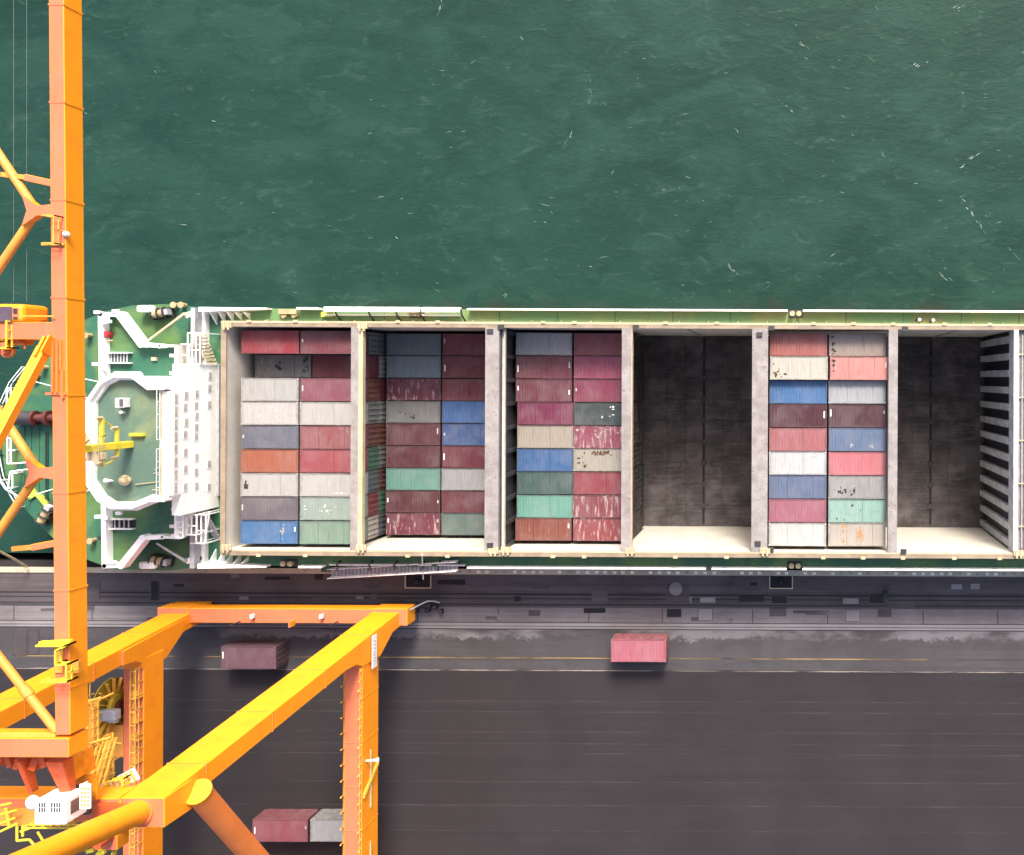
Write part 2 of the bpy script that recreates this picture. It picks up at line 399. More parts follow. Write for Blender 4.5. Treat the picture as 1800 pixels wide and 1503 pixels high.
# foam flecks on the wave crests (nobody could count them)
def foam():
    mb = MB(); rg = random.Random(5)
    def fleck(x, y, ln, wd, a):
        n = 4; pts = []
        cs, sn = math.cos(a), math.sin(a); k = rg.uniform(-0.3, 0.3)
        up, dn = [], []
        for i in range(n + 1):
            t = i / n - 0.5; w = wd * (1 - (2 * t) ** 2) * rg.uniform(0.5, 1.0) + 0.004
            q = k * ln * (t * t)
            up.append((t * ln, q + w)); dn.append((t * ln, q - w * 0.6))
        for (px, py) in dn + up[::-1]: pts.append((x + px * cs - py * sn, y + px * sn + py * cs, WZ + 0.02))
        m = n + 1
        mb.add(pts, [(i, i + 1, 2 * m - 2 - i, 2 * m - 1 - i) for i in range(n)])
    for i in range(260):
        u = rg.uniform(150, 1830); v = rg.uniform(-20, 520)
        if rg.random() > 0.25 + 0.75 * (u / 1800): continue
        x, y = W(u, v, WZ)
        fleck(x, y, rg.uniform(0.2, 0.75) * (1.6 if rg.random() < 0.1 else 1), rg.uniform(0.008, 0.026), R(rg.gauss(-12, 22)))
    for (u0, v0, u1, v1, n) in ((1690, 345, 1735, 415, 13), (1040, 130, 1035, 190, 6), (1003, 235, 993, 258, 8), (775, 0, 770, 28, 6),
                                (1605, 118, 1625, 108, 5), (1370, 175, 1400, 200, 5), (1690, 295, 1720, 270, 5), (1280, 468, 1296, 485, 5), (1650, 482, 1668, 494, 5),
                                (1770, 430, 1795, 460, 5), (885, 515, 895, 522, 4), (1405, 75, 1420, 85, 4), (1675, 15, 1690, 10, 5), (1550, 268, 1558, 278, 4)):
        for i in range(n):
            t = (i + rg.random()) / n
            x, y = W(u0 + (u1 - u0) * t + rg.gauss(0, 2), v0 + (v1 - v0) * t + rg.gauss(0, 2), WZ)
            x1, y1 = W(u1, v1, WZ); x0, y0 = W(u0, v0, WZ)
            fleck(x, y, rg.uniform(0.25, 0.75), rg.uniform(0.015, 0.05), math.atan2(y1 - y0, x1 - x0) + rg.gauss(0, 0.14))
    t = NT('sea_foam')
    return mb.build('sea_foam', t.out(t.mix(t.ramp(t.noise(t.pos, 0.23, 2, 0.5), 0.42, 0.66), (0.09, 0.15, 0.125, 1), (0.42, 0.47, 0.43, 1)), 0.8), label='small white foam flecks scattered over the green harbour water', cat='foam', kind='stuff')
foam()

# ------------------------------------------------------------ quay
def apron_mat(name, c0, c1, streak=(0.25, 1.6, 1), stain=None, amt=0.6):
    t = NT(name)
    a = t.noise(t.pos, 0.12, 6, 0.62, 0.5)
    base = t.mix(t.ramp(a, 0.3, 0.7), c0, c1)
    b = t.noise(t.mapp(t.pos, streak), 0.9, 7, 0.7)
    base = t.mix(t.ramp(b, 0.45, 0.8, 0, amt), base, tuple(x * 0.5 for x in c0[:3]) + (1,))
    sp = t.noise(t.mapp(t.pos, (0.5, 1.0, 1)), 0.55, 6, 0.72, 0.6)
    base = t.mix(t.ramp(sp, 0.6, 0.74, 0, 0.45), base, tuple(x * 0.42 for x in c0[:3]) + (1,))
    ty = t.noise(t.mapp(t.pos, (0.012, 1.9, 1)), 1.0, 4, 0.6, 0.15)
    base = t.mix(t.ramp(ty, 0.56, 0.68, 0, 0.4), base, tuple(x * 0.6 for x in c0[:3]) + (1,))
    base = t.mix(t.ramp(ty, 0.43, 0.33, 0, 0.3), base, tuple(x * 1.4 for x in c1[:3]) + (1,))
    f = t.noise(t.pos, 5.0, 6, 0.75)
    base = t.mix(t.ramp(f, 0.45, 0.8, 0, 0.35), base, tuple(min(1, x * 1.5) for x in c1[:3]) + (1,))
    if stain:
        y = t.sep(t.pos)[1]
        jag = t.noise(t.mapp(t.pos, (0.8, 0.8, 1)), 1.0, 6, 0.7)
        yy = t.math('ADD', y, t.math('MULTIPLY', jag, 2.6))
        m1 = t.math('MULTIPLY', t.ramp(yy, stain[0] + 1.1, stain[0] + 1.5), t.ramp(t.noise(t.mapp(t.pos, (0.12, 0.3, 1)), 1.0, 4, 0.6), 0.42, 0.6))
        base = t.mix(t.math('MULTIPLY', m1, 0.75), base, (0.17, 0.158, 0.166, 1))
    t.bump(f, 0.25, 0.01)
    return t.out(base, 0.8)
M['asphalt'] = apron_mat('dark_asphalt', (0.0112, 0.0078, 0.0100, 1), (0.0172, 0.0130, 0.0154, 1), (0.035, 1.1, 1), amt=0.55)
M['apronA'] = apron_mat('apron_edge_concrete', (0.052, 0.039, 0.043, 1), (0.092, 0.074, 0.079, 1))  # darkened to put the ship's contact shade into the concrete
M['apronB'] = apron_mat('apron_rail_concrete', (0.038, 0.029, 0.0315, 1), (0.076, 0.062, 0.066, 1), (0.1, 2.0, 1))  # contact shade of the ship also mixed into this colour
M['apronC'] = apron_mat('apron_mid_concrete', (0.115, 0.098, 0.102, 1), (0.175, 0.156, 0.162, 1))
M['apronD'] = apron_mat('crane_beam_concrete', (0.17, 0.152, 0.158, 1), (0.23, 0.21, 0.217, 1), (0.1, 3.0, 1))
M['apronE'] = apron_mat('stained_concrete', (0.038, 0.0335, 0.0365, 1), (0.057, 0.0515, 0.0555, 1), (0.2, 1.0, 1), stain=(-28.75,))
M['kerb'] = apron_mat('quay_kerb_concrete', (0.40, 0.33, 0.23, 1), (0.55, 0.46, 0.33, 1), (0.5, 0.5, 1))
M['rail'] = plain('worn_rail_steel', (0.05, 0.045, 0.05, 1), 0.4)
M['groove'] = plain('slot_grime', (0.014, 0.012, 0.014, 1), 0.9)

quay = MB().box(-700, 700, -900, -21.15, -14, 0.0).build('quay', M['asphalt'], kind='structure')
def strip(name, y0, y1, z, m, x0=-700, x1=700):
    return MB().box(x0, x1, y1, y0, z - 0.05, z).build(name, m, quay, kind=None)
strip('edge_apron', -21.75, -23.55, 0.004, M['apronA'])
strip('rail_apron', -23.55, -25.25, 0.006, M['apronB'])
strip('mid_apron', -25.25, -27.05, 0.004, M['apronC'])
strip('rail_beam', -27.05, -27.75, 0.012, M['apronD'])
strip('stained_apron', -27.75, -32.2, 0.004, M['apronE'])
# quay kerb with painted blocks
kb = MB().box(-700, 700, -21.75, -21.15, -0.2, 0.12).build('quay_kerb', M['kerb'], quay)
M['kerb_paint'] = plain('kerb_block_paint', (0.92, 0.88, 0.82, 1), 0.7)
bm_ = MB().box(-0.2, 0.2, -0.15, 0.15, 0, 0.05).mesh('kerb_block', M['kerb_paint'])
bm_d = MB().box(-0.2, 0.2, -0.15, 0.15, 0, 0.05).mesh('kerb_block_grey', M['grey'])
x = -88.0
rg = random.Random(3)
while x < 28:
    u = CX + x * F_PX / CAM_H
    if u < 130 and u > -30: x += 1.0; continue
    faint = u < 740
    if rg.random() < (0.35 if faint else 0.93):
        piece('kerb_block', bm_d if faint or rg.random() < 0.3 else bm_, (x + rg.uniform(-0.06, 0.06), -21.45, 0.12), quay, (0, 0, rg.uniform(-0.1, 0.1)))
    x += 1.0
# rails, slots, lane lines
def rail_line(name, y, w, h, m, x0=-700, x1=700):
    return MB().box(x0, x1, y - w / 2, y + w / 2, 0.0, h).build(name, m, quay)
rail_line('cable_slot', -23.93, 0.16, 0.012, M['groove']); rail_line('cable_slot', -24.42, 0.10, 0.012, M['groove'])
rail_line('crane_rail', -25.28, 0.2, 0.05, M['rail']); rail_line('rail_groove', -25.05, 0.1, 0.014, M['groove'])
rail_line('beam_joint', -27.06, 0.07, 0.02, M['groove']); rail_line('beam_joint', -27.45, 0.06, 0.02, M['groove']); rail_line('beam_joint', -27.76, 0.09, 0.02, M['groove'])
rail_line('cable_slot', -54.0, 0.2, 0.012, M['groove']); rail_line('crane_rail', -56.3, 0.2, 0.05, M['rail'])
def line_mat(name, c, cut=0.5):
    t = NT(name)
    n1 = t.noise(t.mapp(t.pos, (0.25, 3, 1)), 1.0, 6, 0.7)
    n2 = t.noise(t.pos, 0.06, 3, 0.5)
    f = t.math('MULTIPLY', t.ramp(n1, cut - 0.12, cut + 0.1), t.ramp(n2, 0.36, 0.52, 0.35, 1.0))
    return t.out(t.mix(f, (0.0146, 0.0108, 0.0131, 1), c), 0.75)
M['line_yellow'] = line_mat('worn_yellow_line', (0.25, 0.17, 0.06, 1), 0.47)
M['line_white'] = line_mat('worn_white_line', (0.25, 0.21, 0.18, 1), 0.49)
M['line_faint'] = line_mat('faint_lane_line', (0.036, 0.030, 0.032, 1), 0.53)
def lane(y, w, m, x0=-120, x1=60, z=0.009):
    MB().box(x0, x1, y - w / 2, y + w / 2, z - 0.03, z).build('lane_marking', m, quay)
lane(-30.95, 0.13, M['line_yellow'], -85, 17); lane(-32.32, 0.13, M['line_white'], -85, 17)
lane(-30.95, 0.10, M['line_faint'], 17, 60); lane(-32.32, 0.11, M['line_white'], 17, 60)
for y, w in ((-35.7, 0.12), (-36.9, 0.12), (-39.1, 0.08), (-40.4, 0.10), (-41.5, 0.10), (-44.6, 0.09), (-47.2, 0.12), (-50.0, 0.08)):
    lane(y, w, M['line_faint'])

# patched concrete in the apron
rg = random.Random(21)
for k in range(60):
    px_ = rg.uniform(-84, 27); py_ = rg.choice((rg.uniform(-23.3, -22.0), rg.uniform(-25.0, -23.8), rg.uniform(-26.9, -25.6), rg.uniform(-26.9, -25.6), rg.uniform(-31.5, -28.2)))
    w_, h_ = rg.uniform(0.6, 3.4), rg.uniform(0.25, 0.8)
    MB().sheet([(px_ - w_ / 2 + rg.uniform(-.08, .08), py_ - h_ / 2), (px_ + w_ / 2 + rg.uniform(-.08, .08), py_ - h_ / 2 + rg.uniform(-.06, .06)), (px_ + w_ / 2, py_ + h_ / 2), (px_ - w_ / 2, py_ + h_ / 2 + rg.uniform(-.06, .06))], 0.0145 + 0.0001 * k).build('concrete_patch', M[rg.choice(('apronA', 'apronB', 'apronC', 'apronE', 'groove'))] if py_ > -27 else M['apronE'], quay)
for k in range(13):
    px_ = -86 + k * 9.1 + rg.uniform(-1, 1)
    MB().box(px_ - 0.04, px_ + 0.04, -27.0, -25.5, 0.0, 0.013).build('slab_joint', M['groove'], quay)
# covers, pits and deck plates let into the apron
def quay_item(name, u0, u1, v0, v1, m, label, cat, grp=None, h=0.03, pit=False, extra=None):
    xa, ya = W(u0, v1, 0); xb, yb = W(u1, v0, 0)
    o = empty(name, ((xa + xb) / 2, (ya + yb) / 2, 0), label, cat, grp)
    MB().box(xa + 0.06, xb - 0.06, ya + 0.06, yb - 0.06, 0.0, 0.02 + h * 0.5).build('plate', m, o)
    fr = MB()
    for q in ((xa, xb, ya, ya + 0.06), (xa, xb, yb - 0.06, yb), (xa, xa + 0.06, ya + 0.06, yb - 0.06), (xb - 0.06, xb, ya + 0.06, yb - 0.06)):
        fr.box(*q, 0.0, 0.02 + h)
    fr.build('frame', M['rail'], o)
    return o
PLATES = [
 (1170, 1212, 1025, 1062, 'apronB', 'large dark pit cover with pale round patch near the quay edge'),
 (1172, 1198, 1070, 1085, 'groove', 'small black hatch just south of the round patched pit cover'),
 (1230, 1258, 1049, 1060, 'apronD', 'pale steel plate north of the crane rail, right of the black hatch'),
 (1227, 1253, 1069, 1091, 'apronD', 'pale worn plate south of the rail, right of the black hatch'),
 (1356, 1384, 1047, 1061, 'groove', 'dark square cover directly below the white edged bollard recess'),
 (1353, 1382, 1068, 1083, 'apronB', 'dark patched cover south of the rail below the bollard recess'),
 (1481, 1510, 1051, 1062, 'apronD', 'light plate with dark slot north of the rail'),
 (1486, 1512, 1072, 1093, 'apronD', 'light square plate south of the rail beside the barred hatch'),
 (1527, 1556, 1043, 1061, 'groove', 'black cable pit cover beside the short dark bollard post'),
 (1543, 1567, 1071, 1084, 'apronB', 'barred dark hatch south of the rail near the bollard post'),
 (1671, 1692, 1026, 1037, 'apronD', 'left one of two pale plates close to the quay edge'),
 (1705, 1723, 1025, 1037, 'apronD', 'right one of two pale plates close to the quay edge'),
 (903, 917, 1047, 1058, 'groove', 'small dark cover on the rail strip right of the crane'),
 (1040, 1069, 1036, 1058, 'apronA', 'grey patched cover on the rail strip left of the pink container'),
 (148, 176, 1022, 1056, 'apronB', 'grey slab cover on the quay just right of the crane boom'),
 (265, 280, 1021, 1056, 'groove', 'narrow black slot cover in the quay beneath the ship stern'),
 (420, 438, 1047, 1055, 'apronC', 'small grey plate on the shaded quay behind the crane sill beam'),
 (625, 640, 1046, 1054, 'apronC', 'small light plate on the shaded quay near the gangway foot'),
 (22, 48, 1108, 1152, 'apronB', 'left dark grating panel on the sunlit quay beside the boom'),
 (50, 69, 1108, 1150, 'apronB', 'right dark grating panel on the sunlit quay beside the boom'),
]
for (u0, u1, v0, v1, m, lab) in PLATES:
    quay_item('cover_plate', u0, u1, v0, v1, M[m], lab, 'cover plate', 'cover plates let into the quay')
# round patch on the big pit cover
bp = [o for o in col.objects if o.get('label', '').startswith('large dark pit')][0]
x, y = W(1188, 1035, 0); MB().disc((x, y, 0.045), 0.72, (0, 0, 1), 0.012, 20).build('round_patch', M['apronD'], bp)
x, y = W(1557, 1043, 0)
b = empty('bollard_post', (x, y, 0), 'short black bollard post standing beside the cable pit cover', 'bollard')
MB().tube((x, y, 0.0), (x, y, 0.5), 0.22, 0.18, 14).build('post', M['black'], b)
MB().disc((x, y, 0.58), 0.32, (0, 0, 1), 0.16, 14).build('cap', M['black'], b)
MB().box(x - 0.3, x + 0.3, y - 0.9, y + 0.9, 0.0, 0.05).build('base_plate', M['darksteel'], b)
# recesses in the quay edge with bollards
def bollard_recess(u0, u1, v0, v1, lab):
    xa, ya = W(u0, v1, 0); xb, yb = W(u1, v0, 0)
    o = empty('bollard_recess', ((xa + xb) / 2, (ya + yb) / 2, 0), lab, 'bollard recess', 'bollard recesses on the quay edge')
    MB().box(xa, xb, ya, yb, 0.0, 0.02).build('recess_floor', M['groove'], o)
    fr = MB(); w = 0.12
    fr.box(xa - w, xa, ya - w, yb, 0, 0.14); fr.box(xb, xb + w, ya - w, yb, 0, 0.14); fr.box(xa, xb, ya - w, ya, 0, 0.14)
    fr.build('painted_kerb', M['kerb'], o)
    cx_, cy_ = (xa + xb) / 2, (ya + yb) / 2
    MB().tube((cx_, cy_, 0.02), (cx_, cy_, 0.42), 0.2, 0.16, 12).tube((cx_, cy_ - 0.1, 0.42), (cx_, cy_ + 0.3, 0.56), 0.26, 0.2, 12).build('bollard', M['black'], o)
bollard_recess(1354, 1392, 1013, 1033, 'black bollard recess with white kerb on the quay opposite the fifth bay')
bollard_recess(714, 757, 1011, 1032, 'black bollard recess with white kerb beneath the end of the gangway')
x0_, y0_ = W(-60, 1003, 0); x1_, y1_ = W(92, 990, 0)

# ------------------------------------------------------------ ship
SHIPX = {'z_rim': 8.0}
ZD, ZR, ZF = 6.0, 8.0, -9.0
def X(u, z): return (u - CX) * (CAM_H - z) / F_PX
YN, YS = 5.05, -17.75           # inner faces of hold sides
YCN, YCS = 5.62, -18.3          # outer edges of coaming
YH_N, YH_S = 7.05, -19.75       # hull sides
ship = empty('container_ship', (-20, -6.4, WZ), 'long green container ship with open holds and white stern deckhouse moored along the quay', 'ship')
# hull outline at deck level (stern arc read off the photo)
arc = [(362, 536), (300, 534), (232, 537), (190, 546), (150, 562), (110, 585), (62, 630), (25, 685), (6, 735), (2, 785), (10, 840), (42, 893), (92, 945), (148, 982), (200, 1001), (300, 1003), (362, 1003)]
outline = [W(u, v, ZD) for u, v in arc]
outline[0] = (outline[0][0], YH_N); outline[-1] = (outline[-1][0], YH_S)
bow = [(40, YH_S), (52, -17.5), (62, -12), (66, -6.4), (62, -0.8), (52, 4.7), (40, YH_N)]
# hull as side shell, with the decks closing it
full = outline + bow
n = len(full)
# hull shell (flares to a slimmer waterline at the stern)
hb = MB(); low = []
for (px, py) in full:
    f = 1.0
    if px < -60: f = 0.9
    low.append((-20 + (px + 20) * (0.985 if px < -60 else 1.0), -6.4 + (py + 6.4) * f))
hb.add([(p[0], p[1], ZD - 0.02) for p in full] + [(p[0], p[1], ZF - 1.6) for p in low], [(i, (i + 1) % n, n + (i + 1) % n, n + i) for i in range(n)])
hb.build('hull', M['hull'], ship)
# poop deck and the house apron, as one sheet up to the first coaming
XA = X(388, ZR)
poop = [p for p in outline if p[0] < XA]
MB().prism([(XA, YH_N - 0.02)] + poop + [(XA, YH_S + 0.02)], ZD - 0.3, ZD).build('poop_deck', M['deck'], ship)
# side decks
MB().box(XA, 40, YCN, YH_N - 0.02, ZD - 0.3, ZD).build('side_deck', M['deck_side'], ship)
MB().box(XA, 40, YH_S + 0.02, YCS, ZD - 0.3, ZD).build('side_deck', M['deck'], ship)
# hold boundaries in x (at rim level)
XW = X(395, ZR)
H12 = (X(617, ZR), X(630, ZR)); C23 = (X(853, ZR), X(877, ZR)); L3 = X(889, 7.4)
B34 = (X(1093, ZR), X(1110, ZR)); C45 = (X(1322, ZR), X(1350, ZR)); B56 = (X(1562, ZR), X(1578, ZR)); C67 = (X(1782, ZR), X(1845, ZR))
# hold side walls (inner faces) with coaming flange
for (ya, yb, yi) in ((YN, YN + 0.35, YN), (YS - 0.35, YS, YS)):
    MB().box(XA, 40, ya, yb, ZF, ZR - 0.12).build('hold_side_wall', M['holdwall'], ship)
MB().box(XA, 40, YN - 0.02, YCN, ZR - 0.12, ZR).build('coaming_top', M['flange'], ship)
MB().box(XA, 40, YCS, YS + 0.02, ZR - 0.12, ZR).build('coaming_top', M['flange'], ship)
MB().box(XA, 40, YCN - 0.3, YCN - 0.12, ZD, ZR - 0.12).build('coaming_side', M['cream'], ship)
MB().box(XA, 40, YCS + 0.12, YCS + 0.3, ZD, ZR - 0.12).build('coaming_side', M['cream'], ship)
MB().box(XA, 40, YCN - 0.22, YCN + 0.004, ZR - 0.2, ZR + 0.03).build('coaming_bar', M['cream'], ship)
MB().box(XA + 0.2, 40, YS - 0.13, YS + 0.03, ZR - 0.1, ZR + 0.02).build('coaming_bar', M['cream'], ship)
# coaming stays
stay = MB().add([(-0.03, 0, 0), (-0.03, 0.42, 0), (-0.03, 0.0, 1.7), (0.03, 0, 0), (0.03, 0.42, 0), (0.03, 0, 1.7)], [(0, 1, 2), (5, 4, 3), (0, 3, 4, 1), (1, 4, 5, 2), (2, 5, 3, 0)]).mesh('coaming_stay', M['cream'])
xx = -54.0
while xx < 26:
    piece('coaming_stay', stay, (xx, YCN - 0.12, ZD), ship); piece('coaming_stay', stay, (xx, YCS + 0.12, ZD), ship, (0, 0, math.pi)); xx += 3.05
# transverse walls
MB().box(XA, XW, YS, YN, ZF, ZR - 0.12).build('hold_end_wall', M['holdwall'], ship)
MB().box(XA, XW + 0.12, YS + 0.02, YN - 0.02, ZR - 0.12, ZR - 0.004).build('coaming_top', M['flange'], ship)
def cross_beam(x0, x1, name='cross_beam'):
    MB().box(x0, x1, YS + 0.02, YN - 0.02, ZR - 1.1, ZR + 0.02).build(name, M['cross'], ship)
cross_beam(*H12); cross_beam(*B34); cross_beam(*B56)
MB().box(H12[1], X(638, ZR), YS + 0.02, YN - 0.02, ZR - 0.6, ZR + 0.03).build('beam_ledge', M['cream'], ship)
MB().box(B34[1], B34[1] + 0.08, YS + 0.02, YN - 0.02, ZR - 0.7, ZR + 0.03).build('beam_ledge', M['cream'], ship)
def bulkhead(x0, x1, ledge=None, m='holdwall'):
    MB().box(x0, x1, YS + 0.02, YN - 0.02, ZR - 0.5, ZR + 0.03).build('cross_deck', M['cross'], ship)
    MB().box(x0 + 0.1, (ledge or x1) - 0.35, YS, YN, ZF, ZR - 0.5).build('bulkhead', M[m], ship)
bulkhead(*C23, ledge=L3, m='darksteel'); bulkhead(*C45);  # near-black wall colour holds the shade of the gap under the ledge
MB().box(C23[1], L3, YS + 0.02, YN - 0.02, 7.25, 7.4).build('beam_ledge', M['guide'], ship)
MB().box(L3 - 0.09, L3, YS + 0.02, YN - 0.02, 7.4, 7.62).build('ledge_kerb', M['cream'], ship)
# bay three west wall guides seen as notches under the ledge
gm = MB().box(-0.25, 0.0, -0.2, 0.2, 0, 13.0).mesh('cell_guide', M['darksteel'])  # guides darkened too, the gap's shade is in their colour
for i in range(10):
    piece('cell_guide', gm, (L3 - 0.05, YN - 0.1 - i * 2.46 - 0.35, -5.9), ship)
# far east bulkhead (hold six) with proud cell guides
xe = X(1782, ZR)
MB().box(xe, xe + 0.5, YS + 0.02, YN - 0.02, 5.9, ZR + 0.02).build('cross_deck', M['guide'], ship)
MB().box(xe + 0.55, xe + 1.2, YS, YN, ZF, 7.3).build('bulkhead', M['darksteel'], ship)  # recess shade between the guides put into the dark wall colour
MB().box(xe + 0.5, xe + 1.3, YS + 0.02, YN - 0.02, 7.3, 7.45).build('beam_ledge', M['cross'], ship)
MB().box(xe + 1.3, xe + 2.6, YS + 0.02, YN - 0.02, 7.0, ZR).build('cross_deck', M['deck_side'], ship)
gm2 = MB().box(0.0, 0.55, -0.35, 0.35, 0, 15.0).mesh('cell_guide', M['guide'])
for i in range(13):
    piece('cell_guide', gm2, (xe - 0.02, YN - 0.9 - i * 1.77, -9.1), ship)
for i, (dz) in enumerate((4.6, 2.0, -0.6)):
    pass
# pipe along the far cross deck
MB().tube((xe + 0.95, YS + 0.5, 7.6), (xe + 0.95, YN - 0.5, 7.6), 0.09, 0.09, 8).build('pipe', M['grey'], ship)
clip = MB().box(-0.35, 0.35, -0.06, 0.06, 0, 0.12).mesh('pipe_clamp', M['cream'])
for k in range(5): piece('pipe_clamp', clip, (xe + 0.95, YN - 2.5 - k * 4.4, 7.62), ship)
# tank top: plates with joints between them
def floor_plates(x0, x1, nx, rows):
    seed = random.Random(int(x0 * 10))
    dx = (x1 - x0) / nx; dy = (YN - YS) / rows
    me = MB().box(-dx / 2 + 0.012, dx / 2 - 0.012, -dy / 2 + 0.012, dy / 2 - 0.012, -0.1, 0.0).mesh('floor_plate', M['floor'])
    for i in range(nx):
        for j in range(rows):
            piece('floor_plate', me, (x0 + dx * (i + 0.5), YS + dy * (j + 0.5), ZF + 0.1 + seed.uniform(-0.02, 0.02)), ship)
    MB().box(x0, x1, YS, YN, ZF - 0.12, ZF - 0.02).build('tank_top', M['groove'], ship)
    xm = (x0 + x1) / 2
    MB().box(xm - 0.14, xm + 0.14, YS + 0.3, YN - 0.3, ZF + 0.1, ZF + 0.16).build('centre_girder', M['groove'], ship)
    sk = MB().box(-0.35, 0.35, -0.28, 0.28, 0, 0.12).mesh('stacking_socket', M['girder'])
    for j in range(1, 9): piece('stacking_socket', sk, (xm + seed.uniform(-0.05, 0.05), YS + (YN - YS) * j / 9, ZF + 0.14), ship)
floor_plates(B34[0] + 0.35, C45[0] + 0.2, 6, 9)
floor_plates(B56[0] + 0.3, xe + 0.55, 6, 9)
MB().box(XW, C23[0] + 0.1, YS, YN, ZF - 0.1, ZF).build('tank_top', M['floor'], ship)
MB().box(L3 - 0.35, B34[0] + 0.35, YS, YN, ZF - 0.1, ZF).build('tank_top', M['floor'], ship)
MB().box(C45[1] - 0.35, B56[0] + 0.3, YS, YN, ZF - 0.1, ZF).build('tank_top', M['floor'], ship)
# ladder rungs marks on the empty hold walls: vertical pipes
for xx in (B34[1] + 5.6, B56[1] + 6.1):
    MB().tube((xx, YN - 0.08, ZF), (xx, YN - 0.08, 7.0), 0.07, 0.07, 6).build('wall_pipe', M['grey'], ship)
# hatch cover pads on coaming and cross decks
pad = MB().box(-0.3, 0.3, -0.22, 0.22, 0, 0.16).mesh('hatch_pad', M['darksteel'])
for (u, v) in ((881, 575), (1118, 575), (1356, 577), (1591, 578), (862, 582), (1335, 588), (1355, 966), (1588, 969), (862, 958), (1332, 955)):
    x, y = W(u, v, ZR); piece('hatch_pad', pad, (x, y, ZR + 0.03), ship)
brk = MB().box(-0.5, 0.5, -0.28, 0.28, 0, 0.2).box(-0.32, -0.12, -0.5, 0.28, 0.2, 0.32).box(0.12, 0.32, -0.5, 0.28, 0.2, 0.32).mesh('coaming_bracket', M['cream'])
for (u, v) in ((400, 571), (638, 573), (399, 962), (636, 962), (868, 968), (890, 966), (1108, 968), (1790, 972), (1345, 968)):
    x, y = W(u, v, ZR); piece('coaming_bracket', brk, (x, y, ZR + 0.005), ship)
# small cream items on coaming
lug = MB().box(-0.22, 0.22, -0.1, 0.16, 0, 0.12).mesh('coaming_lug', M['cream'])
for u in (438, 520, 700, 770, 955, 1010, 1170, 1260, 1430, 1500, 1570, 1660, 1740):
    x, y = W(u, 566, ZR); piece('coaming_lug', lug, (x, YCN - 0.05, ZR), ship)
    piece('coaming_lug', lug, (x + 1.1, YCS + 0.05, ZR), ship, (0, 0, math.pi))
# gunwale bars, white
def gun(x0, x1, y, w=0.2):
    MB().box(x0, x1, y - w / 2, y + w / 2, ZD, ZD + 0.95).build('gunwale', M['white'], ship)
for (ua, ub) in ((820, 1384), (1411, 1900)): gun(X(ua, 7), X(ub, 7), YH_N - 0.06, 0.18)
for (ua, ub) in ((822, 1384), (1412, 1900)): gun(X(ua, 7), X(ub, 7), YH_S + 0.08, 0.18)
for (ua, ub) in ((520, 558),): gun(X(ua, 7), X(ub, 7), YH_N - 0.06, 0.22)
for (ua, ub) in ((525, 566),): gun(X(ua, 7), X(ub, 7), YH_S + 0.08, 0.2)
# white tapering bulwark from the house forward, with bracket stays
for sy, yh in ((1, YH_N), (-1, YH_S)):
    xa, xb = X(366, ZD), X(478, ZD)
    o = MB().add([(xa, yh - sy * 0.02, ZD), (xb, yh - sy * 0.02, ZD), (xb, yh - sy * 0.02, ZD + 1.0), (xa, yh - sy * 0.02, ZD + 1.7),
                  (xa, yh - sy * 0.6, ZD), (xb, yh - sy * 0.16, ZD), (xb, yh - sy * 0.16, ZD + 1.0), (xa, yh - sy * 0.5, ZD + 1.7)],
                 [(0, 1, 2, 3), (7, 6, 5, 4), (0, 4, 5, 1), (3, 2, 6, 7), (0, 3, 7, 4), (1, 5, 6, 2)]).build('bulwark', M['white'], ship)
    for k in range(5):
        xx = xa + 0.9 + k * 0.85; dd = 1.25 - k * 0.17
        MB().add([(xx - 0.06, yh - sy * 0.5, ZD), (xx - 0.06, yh - sy * (0.5 + dd), ZD), (xx - 0.06, yh - sy * 0.5, ZD + 1.3), (xx + 0.06, yh - sy * 0.5, ZD), (xx + 0.06, yh - sy * (0.5 + dd), ZD), (xx + 0.06, yh - sy * 0.5, ZD + 1.3)],
                 [(0, 1, 2), (5, 4, 3), (0, 3, 4, 1), (1, 4, 5, 2), (2, 5, 3, 0)]).build('bulwark_stay', M['white'], ship)
# deck-front bulkhead across the ship just ahead of the house
xf0, xf1 = X(352, 7.6), X(364, 6.0)
for (ya, yb) in ((1.2, YH_N - 0.1), (YH_S + 0.1, -13.8)):
    MB().prism_x([(ya, ZD), (yb, ZD), (yb, 7.9), (ya, 7.9)], xf1 - 0.55, xf1 - 0.1).build('screen_bulkhead', M['grey'], ship)
    MB().box(xf1 - 0.1, xf1 + 0.22, ya, yb, ZD, ZD + 0.7).build('deck_kerb', M['white'], ship)
# ---- boat deck (green, with white parapet)
ZB = 8.7
def par(pts, z0, z1, w, name='parapet', m=None):
    mb = MB()
    for a, b in zip(pts, pts[1:]):
        mb.beam((a[0], a[1], (z0 + z1) / 2), (b[0], b[1], (z0 + z1) / 2), w, z1 - z0)
    for p in pts: mb.tube((p[0], p[1], z0), (p[0], p[1], z1 + 0.004), w * 0.55, w * 0.55, 10)
    return mb.build(name, m or M['white'], ship)
ZBT = ZB + 1.0
pA = [W(u, v, ZBT) for u, v in ((176, 552), (209, 553), (248, 605), (280, 608), (312, 608))]
pS = [W(u, v, ZBT) for u, v in ((183, 995), (213, 994), (251, 946), (285, 944), (314, 946))]
deckpoly = [pA[0], pA[1], pA[2], (pA[4][0] + 0.3, pA[4][1]), (pS[4][0] + 0.3, pS[4][1]), pS[2], pS[1], pS[0]]
MB().prism(deckpoly, ZB - 0.3, ZB).build('boat_deck', M['deck'], ship)
MB().box(-69.0, -67.9, -17.6, 4.9, ZD, ZB - 0.3).box(-67.9, -60.6, -14.6, 1.8, ZD, ZB - 0.3).build('boat_deck_house', M['white'], ship)
par([pS[0], pA[0]], ZB, ZBT, 0.46)
